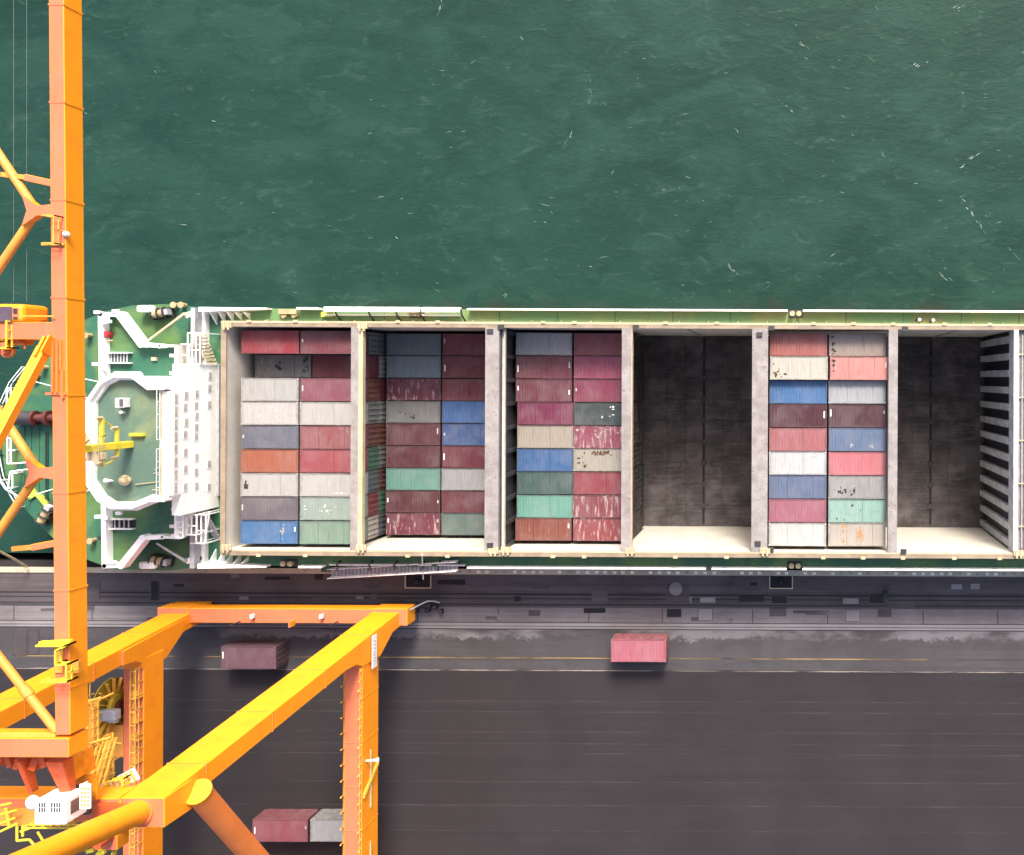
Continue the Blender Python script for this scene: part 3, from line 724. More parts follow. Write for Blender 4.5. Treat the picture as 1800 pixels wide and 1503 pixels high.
par(pA[:2], ZB, ZBT, 0.42); par(pA[1:3], ZB, ZBT + 0.1, 0.62); par(pA[2:4], ZB, ZBT, 0.42); par(pA[3:], ZB, ZBT, 0.22)
par(pS[:2], ZB, ZBT, 0.42); par(pS[1:3], ZB, ZBT + 0.1, 0.62); par(pS[2:4], ZB, ZBT, 0.42); par(pS[3:], ZB, ZBT, 0.22)
# little brackets and lamps on the parapet
kn = MB().box(-0.28, 0.28, -0.16, 0.16, 0, 0.3).mesh('parapet_lamp', M['white_clean'])
for (u, v) in ((172, 549), (204, 547), (169, 640), (187, 559), (191, 565), (183, 567), (305, 625), (305, 656), (173, 908), (187, 910), (186, 984), (200, 988), (305, 925), (308, 941), (184, 648), (234, 656), (210, 902), (308, 895), (190, 988)):
    x, y = W(u, v, ZBT); piece('parapet_lamp', kn, (x, y, ZBT - 0.1), ship)
# E edge of the boat deck: rails of the forward screen
for (v0, v1, m) in ((606, 690, 'cream'), (868, 946, 'white')):
    xa, ya = W(306, v1, 10.2); xb, yb = W(314, v0, 10.2)
    MB().box(xa, xb, ya, yb, ZB - 0.3, 10.2).build('screen_wall', M['white'] if m == 'white' else M['holdwall'], ship)
lad = MB()
x0l, y0l = W(317, 945, 10.2); _, y1l = W(317, 870, 10.2)
for k in range(9): lad.box(x0l - 0.3, x0l + 0.3, y0l + (y1l - y0l) * k / 8 - 0.09, y0l + (y1l - y0l) * k / 8 + 0.09, 10.2, 10.3)
lad.box(x0l - 0.36, x0l - 0.26, y0l, y1l, 10.2, 10.32).box(x0l + 0.26, x0l + 0.36, y0l, y1l, 10.2, 10.32).build('side_ladder', M['white_clean'], ship)
# skylights / hatches on boat deck
def hatch(u0, u1, v0, v1, m, slats):
    xa, ya = W(u0, v1, ZB + 0.5); xb, yb = W(u1, v0, ZB + 0.5)
    o = MB().box(xa, xb, ya, ya + 0.12, ZB, ZB + 0.55).box(xa, xb, yb - 0.12, yb, ZB, ZB + 0.55).box(xa, xa + 0.14, ya + 0.12, yb - 0.12, ZB, ZB + 0.55).build('stair_hatch', M['white_clean'], ship)
    MB().box(xa + 0.14, xb, ya + 0.12, yb - 0.12, ZB, ZB + 0.04).build('opening', M[m], o)
    for k in range(slats):
        xs = xa + 0.35 + (xb - xa - 0.5) * k / slats
        MB().box(xs, xs + 0.14, ya + 0.12, yb - 0.12, ZB + 0.1 + 0.03 * k, ZB + 0.16 + 0.03 * k).build('tread', M['lime'] if m == 'lime' else M['grey'], o)
hatch(184, 228, 619, 639, 'hull', 6)
hatch(190, 233, 912, 931, 'black', 4)
x, y = W(188, 588, ZB + 0.5); MB().tube((x, y, ZB), (x, y, ZB + 0.8), 0.33, 0.33, 14).tube((x, y, ZB + 0.8), (x, y, ZB + 0.86), 0.27, 0.27, 14).build('fire_barrel', M['redbin'], ship)
x, y = W(271, 631, ZB + 0.2); MB().cbox((x, y, ZB + 0.15), 0.5, 0.34, 0.3).build('deck_vent', M['cream'], ship)
x, y = W(183, 944, ZB + 0.3); MB().tube((x, y, ZB), (x, y, ZB + 1.0), 0.22, 0.22, 10).build('deck_vent', M['darksteel'], ship)
x, y = W(186, 600, ZB + 0.5); MB().tube((x, y, ZB + 0.5), (x + 0.7, y + 0.1, ZB + 0.55), 0.08, 0.08, 6).tube((x, y, ZB), (x, y, ZB + 0.5), 0.1, 0.1, 6).build('fire_hydrant', M['cream'], ship)
# life raft canisters
for (u, v) in ((255, 543), (259, 994)):
    x, y = W(u, v, 7.2)
    MB().cbox((x, y, 7.0), 1.7, 0.75, 0.7).build('liferaft_canister', M['white_clean'], ship, bevel=0.2)
    MB().box(x - 0.6, x - 0.4, y - 0.3, y + 0.3, ZD, 6.7).box(x + 0.4, x + 0.6, y - 0.3, y + 0.3, ZD, 6.7).build('raft_cradle', M['grey'], ship)
# mooring fittings on the poop: winch, bitts, davits
def winch(u, v, z, L, rot=0, m='darksteel'):
    x, y = W(u, v, z)
    o = MB().cbox((x, y, ZD + 0.25), L, 1.0, 0.5, rot).build('mooring_winch', M[m], ship)
    d = Vector((math.cos(rot), math.sin(rot), 0))
    c = Vector((x, y, ZD + 0.85))
    MB().tube(c - d * L * 0.4, c + d * L * 0.2, 0.4, 0.4, 12).build('drum', M['beige'], o)
    fl = MB()
    for t in (-0.42, -0.1, 0.22): fl.disc(c + d * L * t, 0.6, d, 0.08, 14)
    fl.build('flange', M[m], o)
    MB().cbox(c + d * L * 0.36, L * 0.2, 0.6, 0.7, rot).build('gearbox', M['grey'], o)
winch(287, 551, 6.5, 1.9, 0.2)
winch(84, 903, 6.5, 2.2, R(60))
winch(285, 985, 6.5, 2.0, -0.2)
bit = MB().tube((0, 0, 0), (0, 0, 0.75), 0.24, 0.24, 12).tube((0, 0, 0.75), (0, 0, 0.85), 0.32, 0.32, 12).mesh('bitt', M['beige'])
for (u, v) in ((68, 660), (82, 646), (160, 590), (313, 537), (326, 537), (167, 949)):
    x, y = W(u, v, ZD); piece('bitt', bit, (x, y, ZD), ship)
for (u, v, du, dv, mm) in ((325, 553, 253, 604, 'cream'), (327, 985, 275, 955, 'grey')):
    a = P(u, v, 7.4); b = P(du, dv, 9.0)
    o = MB().tube((a.x, a.y, ZD), (a.x, a.y, 7.6), 0.28, 0.22, 12).build('davit', M[mm], ship)
    MB().tube((a.x, a.y, 7.6), (b.x, b.y, 9.0), 0.16, 0.09, 8).build('davit_arm', M[mm], o)
    MB().cbox((a.x + 0.35, a.y, 7.2), 0.7, 0.5, 0.5, 0.4).build('davit_winch', M['white_clean'], o)
    MB().tube((a.x + 0.9, a.y + 0.1, ZD), (a.x + 0.9, a.y + 0.1, ZD + 0.9), 0.32, 0.32, 10).build('davit_seat', M['black'], o)
# cage frames beside the house (outside stairs)
def stair_frame(u0, u1, v0, v1, z, n=3):
    xa, ya = W(u0, v1, z); xb, yb = W(u1, v0, z); mb = MB(); r = 0.075
    for k in range(n + 1):
        xx = xa + (xb - xa) * k / n
        mb.tube((xx, ya, z), (xx, yb, z), r, r, 4)
    for yy in (ya, yb, ya + (yb - ya) * 0.45): mb.tube((xa, yy, z), (xb, yy, z), r, r, 4)
    for xx in (xa, xb):
        for yy in (ya, yb): mb.tube((xx, yy, ZD), (xx, yy, z), r, r, 4)
    o = mb.build('outside_stair', M['white_clean'], ship)
    for k in range(9):
        yy = ya + (yb - ya) * (k + 0.5) / 9
        MB().box(xa + 0.1, xb - 0.1, yy - 0.12, yy + 0.12, ZD + 0.3 + k * 0.25, ZD + 0.36 + k * 0.25).build('tread', M['cream'] if v0 < 700 else M['grey'], o)
stair_frame(330, 352, 585, 640, 9.4); stair_frame(318, 332, 605, 640, 9.6, 1)
stair_frame(327, 346, 905, 940, 9.8, 2); stair_frame(345, 362, 905, 955, 9.0, 2)
MB().path([P(335, 955, 8.5), P(360, 955, 8.5), P(368, 900, 8.5)], 0.08, 6).build('hand_rail', M['white_clean'], ship)
# ---- deckhouse
ZH, ZL = 13.7, 12.2
octo = [W(u, v, ZH) for u, v in ((297, 682), (270, 682), (242, 661), (208, 661), (187, 672), (165, 704), (163, 846), (183, 876), (204, 889), (242, 889), (272, 877), (297, 877))]
house_in = [(p[0], -6.4 + (p[1] + 6.4) * 0.97) for p in octo]
XH = X(297, ZH)
MB().prism(octo, ZB - 0.3, ZH - 0.25).build('deckhouse', M['white'], ship)
MB().prism(octo, ZH - 0.25, ZH - 0.05).build('monkey_island_deck', M['deck_top'], ship)
par(octo[0:], ZH - 0.25, ZH + 0.85, 0.34)
# thick sill of the parapet, as in the photo (wide white band)
par(octo[2:11], ZH - 0.2, ZH + 0.35, 0.8, 'parapet_sill')
# forward wall, wider lower storeys with three rows of windows on its forward face
yl0, yl1 = W(318, 906, ZL)[1], W(318, 640, ZL)[1]
yu0, yu1 = W(300, 872, ZH)[1], W(300, 688, ZH)[1]
XF = -59.15
MB().box(XF - 0.9, XF, yl0, yl1, ZD, ZL).build('front_wall', M['white'], ship)
MB().box(XF - 0.9, XF + 0.02, yu0, yu1, ZL, ZH + 0.35).build('wheelhouse_front', M['white'], ship)
MB().box(XF + 0.0, XF + 0.25, yl0 + 1.2, yl1 - 0.1, ZD, ZD + 0.45).build('front_kerb', M['grey'], ship)
win = MB().box(0, 0.05, -0.42, 0.42, -0.34, 0.34).mesh('window', M['white_clean'])
pan = MB().box(0.05, 0.065, -0.33, 0.33, -0.25, 0.25).mesh('pane', M['pale_glass'])
for (z, y0, y1, nn) in ((11.6, yu1 - 0.4, yu1 - 4.2, 4), (11.6, yu0 + 3.9, yu0 + 0.8, 3), (9.9, yu1 - 0.4, yu1 - 4.6, 5), (9.9, yu0 + 3.6, yu0 + 0.6, 3), (7.7, yl1 - 1.0, yl1 - 4.0, 3), (7.7, yl0 + 4.4, yl0 + 2.0, 2)):
    for k in range(nn):
        wv = piece('window', win, (XF, y0 + (y1 - y0) * (k + rg.uniform(-0.12, 0.12)) / max(1, nn - 1), z + rg.uniform(-0.08, 0.08)), ship)
        pv = bpy.data.objects.new('pane', pan); link(pv); pv.parent = wv
wwin = MB().box(0, 0.05, -0.55, 0.55, -0.3, 0.3).mesh('wheelhouse_window', M['white_clean'])
wpan = MB().box(0.05, 0.065, -0.47, 0.47, -0.22, 0.22).mesh('pane_wide', M['pale_glass'])
for k in range(8):
    wv = piece('window', wwin, (XF + 0.02, yu0 + 0.75 + (yu1 - yu0 - 1.5) * k / 7, ZL + 0.95), ship)
    pv = bpy.data.objects.new('pane', wpan); link(pv); pv.parent = wv
# rails and gutters along the forward edge of the monkey island
xg0, xg1 = X(286, ZH), X(296, ZH)
for (v0, v1) in ((684, 772), (788, 878)):
    ya, yb = W(290, v1, ZH)[1], W(290, v0, ZH)[1]
    MB().box(xg0, xg0 + 0.22, ya, yb, ZH - 0.05, ZH + 0.4).build('rail_kerb', M['cream'], ship)
    MB().box(xg0 + 0.28, xg0 + 0.5, ya, yb, ZH - 0.05, ZH + 0.02).build('gutter', M['grey'], ship)
    railing(MB(), [(xg0 + 0.1, ya, ZH), (xg0 + 0.1, yb, ZH)], 1.0, 1.3, 0.035).build('hand_rail', M['white_clean'], ship)
for (u, v, u2, v2) in ((272, 826, 288, 815), (270, 832, 288, 830), (238, 852, 286, 846), (268, 861, 288, 862)):
    a = P(u, v, ZH + 0.1); b = P(u2, v2, ZH + 0.1); MB().tube(a, b, 0.05, 0.05, 6).build('deck_pipe', M['cream'], ship)
# radar mast
mx, my = W(228, 781, ZH)
mast = MB().box(mx - 0.4, mx + 0.4, my - 0.32, my + 0.32, ZH - 0.05, 20.0).build('radar_mast', M['yellow'], ship, bevel=0.06)
for (z, u, va, vb, w) in ((15.6, 207, 752, 803, 0.26), (17.6, 187, 735, 815, 0.34)):
    a = W(u, va, z); b = W(u, vb, z)
    MB().beam((mx + 0.1, a[1], z), (mx + 0.1, b[1], z), w, 0.25).build('yard', M['yellow'], mast)
    for yy in (a[1], b[1]):
        MB().tube((mx + 0.1, yy, z), (mx + 0.1, yy, z + 0.8), 0.18, 0.14, 10).build('mast_lamp', M['cream'], mast)
MB().tube((mx + 0.05, my + 1.5, 15.6), (mx + 0.05, my + 2.6, 17.6), 0.08, 0.08, 6).tube((mx + 0.05, my - 1.2, 15.6), (mx + 0.05, my - 1.8, 17.6), 0.08, 0.08, 6).build('yard_brace', M['yellow'], mast)
MB().cbox((mx, my + 0.05, 19.0), 0.5, 3.4, 0.3, 0.5).build('radar_scanner', M['cream'], mast)
MB().cbox((mx - 0.1, my, 20.3), 0.4, 2.6, 0.25, -0.7).build('radar_scanner', M['cream'], mast)
railing(MB(), [(mx - 0.9, my - 1.1, 18.2), (mx + 0.9, my - 1.1, 18.2), (mx + 0.9, my + 1.1, 18.2), (mx - 0.9, my + 1.1, 18.2), (mx - 0.9, my - 1.1, 18.2)], 0.9, 1.0, 0.04).box(mx - 0.9, mx + 0.9, my - 1.1, my - 0.4, 18.1, 18.2).build('mast_platform', M['cream'], mast)
a = W(228, 764, ZH + 0.3); b = W(252, 764, ZH + 0.3)
MB().box(a[0], b[0], a[1] - 0.13, a[1] + 0.13, ZH - 0.05, ZH + 0.4).build('rest_beam', M['yellow'], ship)
# compass box, dish, life ring box
x, y = W(214, 708, ZH + 0.6); o = MB().cbox((x, y, ZH + 0.45), 0.9, 0.9, 0.9).build('deck_locker', M['white_clean'], ship, bevel=0.05)
MB().box(x - 0.02, x + 0.38, y - 0.35, y + 0.38, ZH + 0.9, ZH + 0.93).build('locker_lid', M['glass'], o)
x, y = W(214, 725, ZH + 0.4); MB().tube((x, y, ZH), (x, y, ZH + 0.5), 0.12, 0.12, 8).dome((x, y, ZH + 0.5), 0.18, 0.2, 10, 3).build('compass', M['white_clean'], ship)
x, y = W(216, 845, ZH + 0.8)
o = MB().tube((x, y, ZH - 0.05), (x, y, ZH + 0.5), 0.25, 0.25, 12).dome((x, y, ZH + 0.5), 0.52, 0.6, 16, 5).build('satellite_dome', M['cream'], ship)
MB().cbox((x + 0.18, y + 0.1, ZH + 0.72), 0.5, 0.62, 0.56, 0.3).build('dome_door', M['beige'], o)
x, y = W(190, 845, ZH + 0.4); MB().tube((x - 0.3, y, ZH + 0.4), (x + 0.6, y, ZH + 0.5), 0.22, 0.04, 12).tube((x, y, ZH), (x, y, ZH + 0.4), 0.08, 0.08, 6).build('horn', M['white_clean'], ship)
# stairs / gear between the boom and the deckhouse
o = MB().box(*sorted((W(146, 0, 7)[0], W(160, 0, 7)[0])), W(0, 822, 7)[1], W(0, 722, 7)[1], ZD, 6.7).build('machinery_hatch', M['darksteel'], ship)
for k in range(6):
    ya = W(150, 730 + k * 16, 7)[1]
    MB().beam((W(146, 0, 7)[0], ya, 6.8), (W(161, 0, 7)[0], ya - 0.5, 6.8), 0.16, 0.12).build('hatch_bar', M['white_clean'], o)
for (u0, v0, u1, v1) in ((144, 665, 172, 671), (144, 697, 160, 702), (144, 852, 165, 845), (144, 868, 168, 855), (144, 820, 160, 812)):
    MB().tube(P(u0, v0, 7), P(u1, v1, 7), 0.06, 0.06, 6).build('hand_rail', M['white_clean'], ship)
# ---- stern deck details, left of the boom
rl = MB()
edge = [P(u, v, ZD) for u, v in ((52, 645), (30, 672), (12, 710), (6, 760), (6, 800), (14, 838), (44, 890))]
railing(rl, edge, 1.0, 1.6, 0.05)
rl.build('stern_rail', M['white_clean'], ship)
for pts in (((12, 682), (12, 712), (19, 712), (19, 682), (12, 682)), ((13, 765), (13, 815), (25, 815), (48, 813)), ((19, 765), (19, 812)), ((13, 792), (26, 792)),
            ((48, 825), (18, 829), (14, 858), (22, 858), (22, 832), (30, 832)), ((0, 845), (10, 860), (38, 876)), ((0, 771), (24, 770))):
    fr = MB(); q = [P(u, v, 7.3) for u, v in pts]; fr.path(q, 0.09, 5)
    for p in q[::2]: fr.tube((p.x, p.y, ZD), p, 0.07, 0.07, 5)
    fr.build('stern_pipe_frame', M['white_clean'], ship)
a, b = P(22, 735, 7.0), P(92, 735, 7.0)
o = MB().tube((a.x, a.y, 7.0), (a.x + 2.2, a.y, 7.0), 0.75, 0.75, 16).build('stern_winch', M['darksteel'], ship)
MB().tube((a.x + 2.2, a.y, 7.0), (b.x + 1.2, b.y, 7.0), 0.42, 0.42, 14).build('winch_shaft', M['red_machine'], o)
MB().disc((a.x + 2.3, a.y, 7.0), 0.78, (1, 0, 0), 0.3, 18).disc((b.x - 0.4, b.y, 7.0), 0.8, (1, 0, 0), 0.3, 16).build('flange', M['red_machine'], o)
MB().box(a.x - 0.1, b.x + 0.6, a.y - 0.65, a.y + 0.65, ZD, 6.5).build('winch_bed', M['darksteel'], o)
x, y = W(38, 820, 6.2); MB().box(x - 0.6, x + 0.6, y - 0.28, y + 0.28, ZD, ZD + 0.12).build('deck_grating', M['hull'], ship)
for u in (80.5, 84): MB().tube(P(u, 760, 6.1), P(u, 882, 6.1), 0.05, 0.05, 5).build('deck_cable', M['black'], ship)
for u in (46, 58, 72): MB().box(W(u, 0, 6)[0], W(u, 0, 6)[0] + 0.08, W(0, 870, 6)[1], W(0, 750, 6)[1], ZD, ZD + 0.08).build('deck_stiffener', M['deck'], ship)
for (u0, v0, u1, v1) in ((58, 670, 92, 679), (63, 869, 93, 860)): MB().tube(P(u0, v0, 6.9), P(u1, v1, 6.9), 0.055, 0.055, 5).build('hand_rail', M['white_clean'], ship)
x, y = W(52, 866, 6.3); MB().cbox((x, y, 6.15), 1.2, 1.0, 0.3, R(-55)).build('deck_box', M['lime'], ship)
x, y = W(74, 880, 6.3); MB().cbox((x, y, 6.15), 0.5, 1.6, 0.3, R(40)).build('deck_box', M['lime'], ship)
# ---- side deck fittings
def fairlead(u0, u1, v, yh, sy):
    xa, xb = X(u0, ZD), X(u1, ZD); yy = yh - sy * 0.35
    o = MB().box(xa, xb, yy - 0.4, yy + 0.4, ZD, ZD + 0.06).build('mooring_bitts', M['darksteel'], ship)
    for k in (0.28, 0.72):
        MB().tube((xa + (xb - xa) * k, yy, ZD), (xa + (xb - xa) * k, yy, ZD + 0.6), 0.2, 0.2, 10).tube((xa + (xb - xa) * k, yy, ZD + 0.6), (xa + (xb - xa) * k, yy, ZD + 0.7), 0.28, 0.28, 10).build('post', M['beige'], o)
fairlead(1385, 1411, 552, YH_N, 1); fairlead(1385, 1412, 992, YH_S, -1); fairlead(496, 525, 990, YH_S, -1); fairlead(720, 746, 556, YH_N - 0.2, 1)
x, y = W(505, 546, 6.6); MB().cbox((x, y - 0.1, 6.3), 1.9, 0.5, 0.6).cbox((x - 0.5, y - 0.45, 6.25), 0.5, 0.5, 0.4, 0.6).cbox((x + 0.6, y - 0.4, 6.25), 0.6, 0.5, 0.4, 0.5).build('fairlead', M['beige'], ship)
x, y = W(575, 553, 6.3); MB().cbox((x, y, 6.2), 1.2, 0.5, 0.4).build('fairlead', M['lime'], ship)
x, y = W(1246, 996, ZD + 0.9); MB().disc((x, YH_S + 0.15, ZD + 0.96), 0.3, (0, 0, 1), 0.1, 14).build('pilot_roller', M['black'], ship)
for u, v in ((1612 + 4, 0), (836, 0), (1430, 0), (1300, 0)): pass
# side deck plating seams
seam = MB().box(-0.04, 0.04, YCN, YH_N - 0.2, ZD, ZD + 0.03).mesh('deck_seam', M['hull'])
for xx in range(-48, 28, 6): piece('deck_seam', seam, (xx, 0, 0), ship)
# stowed seaward ladder: two white trunks on brackets
o = empty('stowed_ladder', (X(640, 7.2), YH_N - 0.1, ZD), 'white boarding ladder stowed along the seaward rail of the ship', 'ladder')
for (ua, ub, nm) in ((568, 738, 'ladder_trunk'), (741, 808, 'ladder_platform')):
    MB().box(X(ua, 7.2), X(ub, 7.2), YH_N - 0.42, YH_N + 0.1, 6.6, 7.25).build(nm, M['white'], o, bevel=0.08)
MB().box(X(570, 6.5), X(806, 6.5), YH_N - 0.75, YH_N - 0.6, ZD, 6.5).build('ladder_rail', M['white'], o)
arm = MB().tube((0, 0.2, 1.2), (0, -0.35, 1.0), 0.08, 0.08, 6).tube((0, -0.35, 1.0), (0.1, -1.0, 0.05), 0.08, 0.08, 6).mesh('davit_arm', M['black'])
for u in (592, 650, 698, 740, 812): piece('davit_arm', arm, (X(u, 6.8), YH_N - 0.3, ZD), o)
# quayside gangway
gw = empty('gangway', (X(660, 6), YH_S - 0.3, ZD), 'slanting gangway with white railings slung along the landward side of the ship', 'gangway')
g0, g1 = P(583, 1006, 3.4), P(806, 993, 6.2)
d = (g1 - g0)
MB().beam(g0, g1, 0.95, 0.12).build('walkway', M['darksteel'], gw)
sideN = Vector((0, 0.48, 0))
for sgn in (1, -1):
    o_ = sideN * sgn
    rl = MB()
    for h in (0.95, 0.1): rl.tube(g0 + o_ + Vector((0, 0, h)), g1 + o_ + Vector((0, 0, h)), 0.075, 0.075, 5)
    n_ = 34
    for k in range(n_ + 1):
        q = g0 + d * (k / n_) + o_; rl.tube(q, q + Vector((0, 0, 1.0)), 0.055, 0.055, 4)
    rl.build('hand_rail', M['white_clean'], gw)
tm = MB().box(-0.16, 0.16, -0.42, 0.42, 0, 0.05).mesh('tread', M['grey'])
for k in range(34):
    q = g0 + d * ((k + 0.5) / 34); piece('tread', tm, (q.x, q.y, q.z + 0.07), gw)
q = P(571, 995, 3.6); MB().box(q.x - 0.45, q.x + 0.5, q.y - 0.65, q.y + 0.7, 3.35, 3.5).build('platform', M['hull'], gw)
for (ua, ub) in ((580, 592), (596, 648), (652, 692), (696, 716), (736, 760), (770, 818)):
    MB().box(X(ua, 6.8), X(ub, 6.8), YH_S + 0.22, YH_S + 0.38, ZD, 6.8).build('bulwark_panel', M['grey'], gw)
for u in (593, 650, 694, 742, 770): MB().tube((X(u, 6.8), YH_S + 0.6, ZD), (X(u, 6.8) + 0.1, YH_S - 0.2, 7.0), 0.1, 0.1, 6).build('davit_arm', M['black'], gw)
MB().tube(P(742, 975, 8.4), P(744, 1018, 4.0), 0.07, 0.07, 6).build('fall_wire', M['white_clean'], gw)
# mooring rope from stern to quay
mr = MB(); a = P(-12, 964, 5.5); b = P(46, 996, 0.6); prev = a
for k in range(1, 9):
    t = k / 8; q = a.lerp(b, t) + Vector((0, 0, -0.15 * math.sin(math.pi * t))); mr.tube(prev, q, 0.13, 0.13, 6); prev = q
mr.build('mooring_rope', M['rope'], label='thick pale mooring rope running from the ship stern to the quay edge', cat='rope')

# ------------------------------------------------------------ containers
CL, CW, CH = 5.94, 2.375, 2.58
def roof_mesh(name, seams, seed):
    rg = random.Random(seed); mb = MB(); n = 19; x0 = -CL / 2 + 0.12; x1 = CL / 2 - 0.12
    xs = []
    for i in range(n):
        a = x0 + (x1 - x0) * i / n; dx = (x1 - x0) / n
        xs += [(a, 0), (a + dx * 0.3, 0), (a + dx * 0.5, -0.012), (a + dx * 0.8, -0.012)]
    xs.append((x1, 0))
    for sx in seams: xs += [(sx - 0.03, 0.0), (sx - 0.025, -0.05), (sx + 0.025, -0.05), (sx + 0.03, 0.0)]
    if seams:
        xs = sorted(q for q in xs if all(abs(q[0] - s) > 0.06 or q[1] == -0.05 or abs(abs(q[0] - s) - 0.03) < 1e-6 for s in seams))
    ys = (-CW / 2 + 0.06, -0.4, 0.4, CW / 2 - 0.06)
    k = [[(0 if j in (0, 3) else rg.gauss(0, 0.012)) for j in range(4)] for _ in xs]
    vs = [(x, ys[j], CH - 0.03 + z + k[i][j]) for i, (x, z) in enumerate(xs) for j in range(4)]
    fs = [(i * 4 + j, (i + 1) * 4 + j, (i + 1) * 4 + j + 1, i * 4 + j + 1) for i in range(len(xs) - 1) for j in range(3)]
    mb.add(vs, fs)
    return mb.mesh(name, M['box'])
ROOFS = [roof_mesh('roof_a', (), 1), roof_mesh('roof_b', (0.55,), 2), roof_mesh('roof_c', (-1.05, 1.6), 3), roof_mesh('roof_d', (1.2,), 4)]
def body_mesh():
    mb = MB(); L, Wd = CL / 2, CW / 2
    for sx in (-1, 1):
        for sy in (-1, 1):
            mb.box(sx * L - (0.12 if sx > 0 else 0), sx * L + (0.12 if sx < 0 else 0), sy * Wd - (0.12 if sy > 0 else 0), sy * Wd + (0.12 if sy < 0 else 0), 0.12, CH - 0.13)
    for sy in (-1, 1):
        for z0, z1 in ((0.0, 0.14), (CH - 0.1, CH)):
            mb.box(-L + 0.15, L - 0.15, sy * Wd - (0.07 if sy > 0 else 0), sy * Wd + (0.07 if sy < 0 else 0), z0, z1)
    for sx in (-1, 1):
        for z0, z1 in ((0.0, 0.14), (CH - 0.12, CH - 0.005)):
            mb.box(sx * L - (0.12 if sx > 0 else 0), sx * L + (0.12 if sx < 0 else 0), -Wd + 0.15, Wd - 0.15, z0, z1)
    # corrugated sides
    n = 20
    for sy in (-1, 1):
        pts = []
        for i in range(n):
            a = -L + 0.12 + (CL - 0.24) * i / n; dx = (CL - 0.24) / n
            pts += [(a, 0), (a + dx * 0.3, 0), (a + dx * 0.5, 0.035), (a + dx * 0.8, 0.035)]
        pts.append((L - 0.12, 0))
        vs = [(x, sy * (Wd - 0.015 - o), z) for x, o in pts for z in (0.12, CH - 0.1)]
        mb.add(vs, [(2 * i, 2 * i + 2, 2 * i + 3, 2 * i + 1) for i in range(len(pts) - 1)])
    # blind end
    n = 8; pts = []
    for i in range(n):
        a = -Wd + 0.12 + (CW - 0.24) * i / n; dx = (CW - 0.24) / n
        pts += [(a, 0), (a + dx * 0.3, 0), (a + dx * 0.5, 0.04), (a + dx * 0.8, 0.04)]
    pts.append((Wd - 0.12, 0))
    mb.add([(-L + 0.03 + o, y, z) for y, o in pts for z in (0.12, CH - 0.1)], [(2 * i, 2 * i + 2, 2 * i + 3, 2 * i + 1) for i in range(len(pts) - 1)])
    mb.box(-L + 0.12, L - 0.1, -Wd + 0.07, Wd - 0.07, 0.1, 0.16)
    return mb.mesh('container_body', M['box'])
BODY = body_mesh()
DOOR = MB().box(-0.03, 0.0, 0.01, CW / 2 - 0.12, 0.14, CH - 0.12).box(0, 0.012, 0.2, CW / 2 - 0.3, 0.5, 1.1).box(0, 0.012, 0.2, CW / 2 - 0.3, 1.4, 2.1).mesh('door', M['box'])
DOOR2 = MB().box(-0.03, 0.0, -CW / 2 + 0.12, -0.01, 0.14, CH - 0.12).box(0, 0.012, -CW / 2 + 0.3, -0.2, 0.5, 1.1).box(0, 0.012, -CW / 2 + 0.3, -0.2, 1.4, 2.1).mesh('door', M['box'])
ROD = MB().tube((0.05, 0, 0.1), (0.05, 0, CH - 0.1), 0.03, 0.03, 6).box(0.02, 0.09, -0.06, 0.06, 1.0, 1.12).mesh('lock_rod', M['darksteel'])
CAST = MB().box(-0.09, 0.09, -0.08, 0.08, -0.06, 0.062).mesh('corner_casting', M['box'])
TAGV = [MB().box(-0.07, 0.07, -h, h, 0, 0.006).mesh('end_marking', M[m]) for h, m in ((0.36, 'mark_white'), (0.24, 'mark_white'), (0.3, 'mark_grey'), (0.16, 'mark_grey'))]
TAGM = MB().box(-0.07, 0.07, -0.38, 0.38, 0, 0.006).mesh('end_marking', M['mark_white'])
PANEL = MB().box(-0.03, 0.0, -CW / 2 + 0.12, CW / 2 - 0.12, 0.14, CH - 0.12).mesh('end_panel', M['box'])
K_ALB = 0.47
def container(x, y, ztop, c, wear, label, roof=0, tags=(), doors=False, group='containers stowed in the ship holds', rz=None, k=K_ALB):
    rg = random.Random(int(x * 91 + y * 37 + ztop * 11))
    g_ = 0.3 * c[0] + 0.5 * c[1] + 0.2 * c[2]; c = tuple(q * 0.94 + g_ * 0.06 for q in c); wear = min(1.0, wear + 0.14)
    k = k * (0.92 if min(c) > 180 else 1.0)
    colr = rgb(*c, k=k)[:3] + (wear,)
    o = bpy.data.objects.new('shipping_container', BODY); link(o)
    o.location = (x + rg.uniform(-0.025, 0.025), y + rg.uniform(-0.012, 0.012), ztop - CH + rg.uniform(-0.03, 0.03)); o.rotation_euler = (0, 0, rg.uniform(-0.004, 0.004) if rz is None else rz)
    tag(o, label, 'container', group); o.color = colr
    def kid(name, me, loc=(0, 0, 0), par_=o, cc=colr, rot=0):
        q = bpy.data.objects.new(name, me); link(q); q.parent = par_; q.location = loc; q.color = cc; q.rotation_euler = (0, 0, rot); return q
    kid('roof', ROOFS[roof])
    for sx in (-1, 1):
        for sy in (-1, 1): kid('corner_casting', CAST, (sx * (CL / 2 - 0.09), sy * (CW / 2 - 0.08), CH - 0.065))
    if doors:
        for dm, ys in ((DOOR, (0.3, 0.85)), (DOOR2, (-0.3, -0.85))):
            dd = kid('door', dm, (CL / 2 - 0.02, 0, 0))
            for yy in ys: kid('lock_rod', ROD, (0, yy, 0), dd)
    else:
        kid('end_panel', PANEL, (CL / 2 - 0.02, 0, 0))
    for (tx, ty) in tags: kid('end_marking', TAGV[rg.randrange(4)], (tx + rg.uniform(-0.05, 0.05), ty + rg.uniform(-0.3, 0.3), CH + 0.002))
    return o

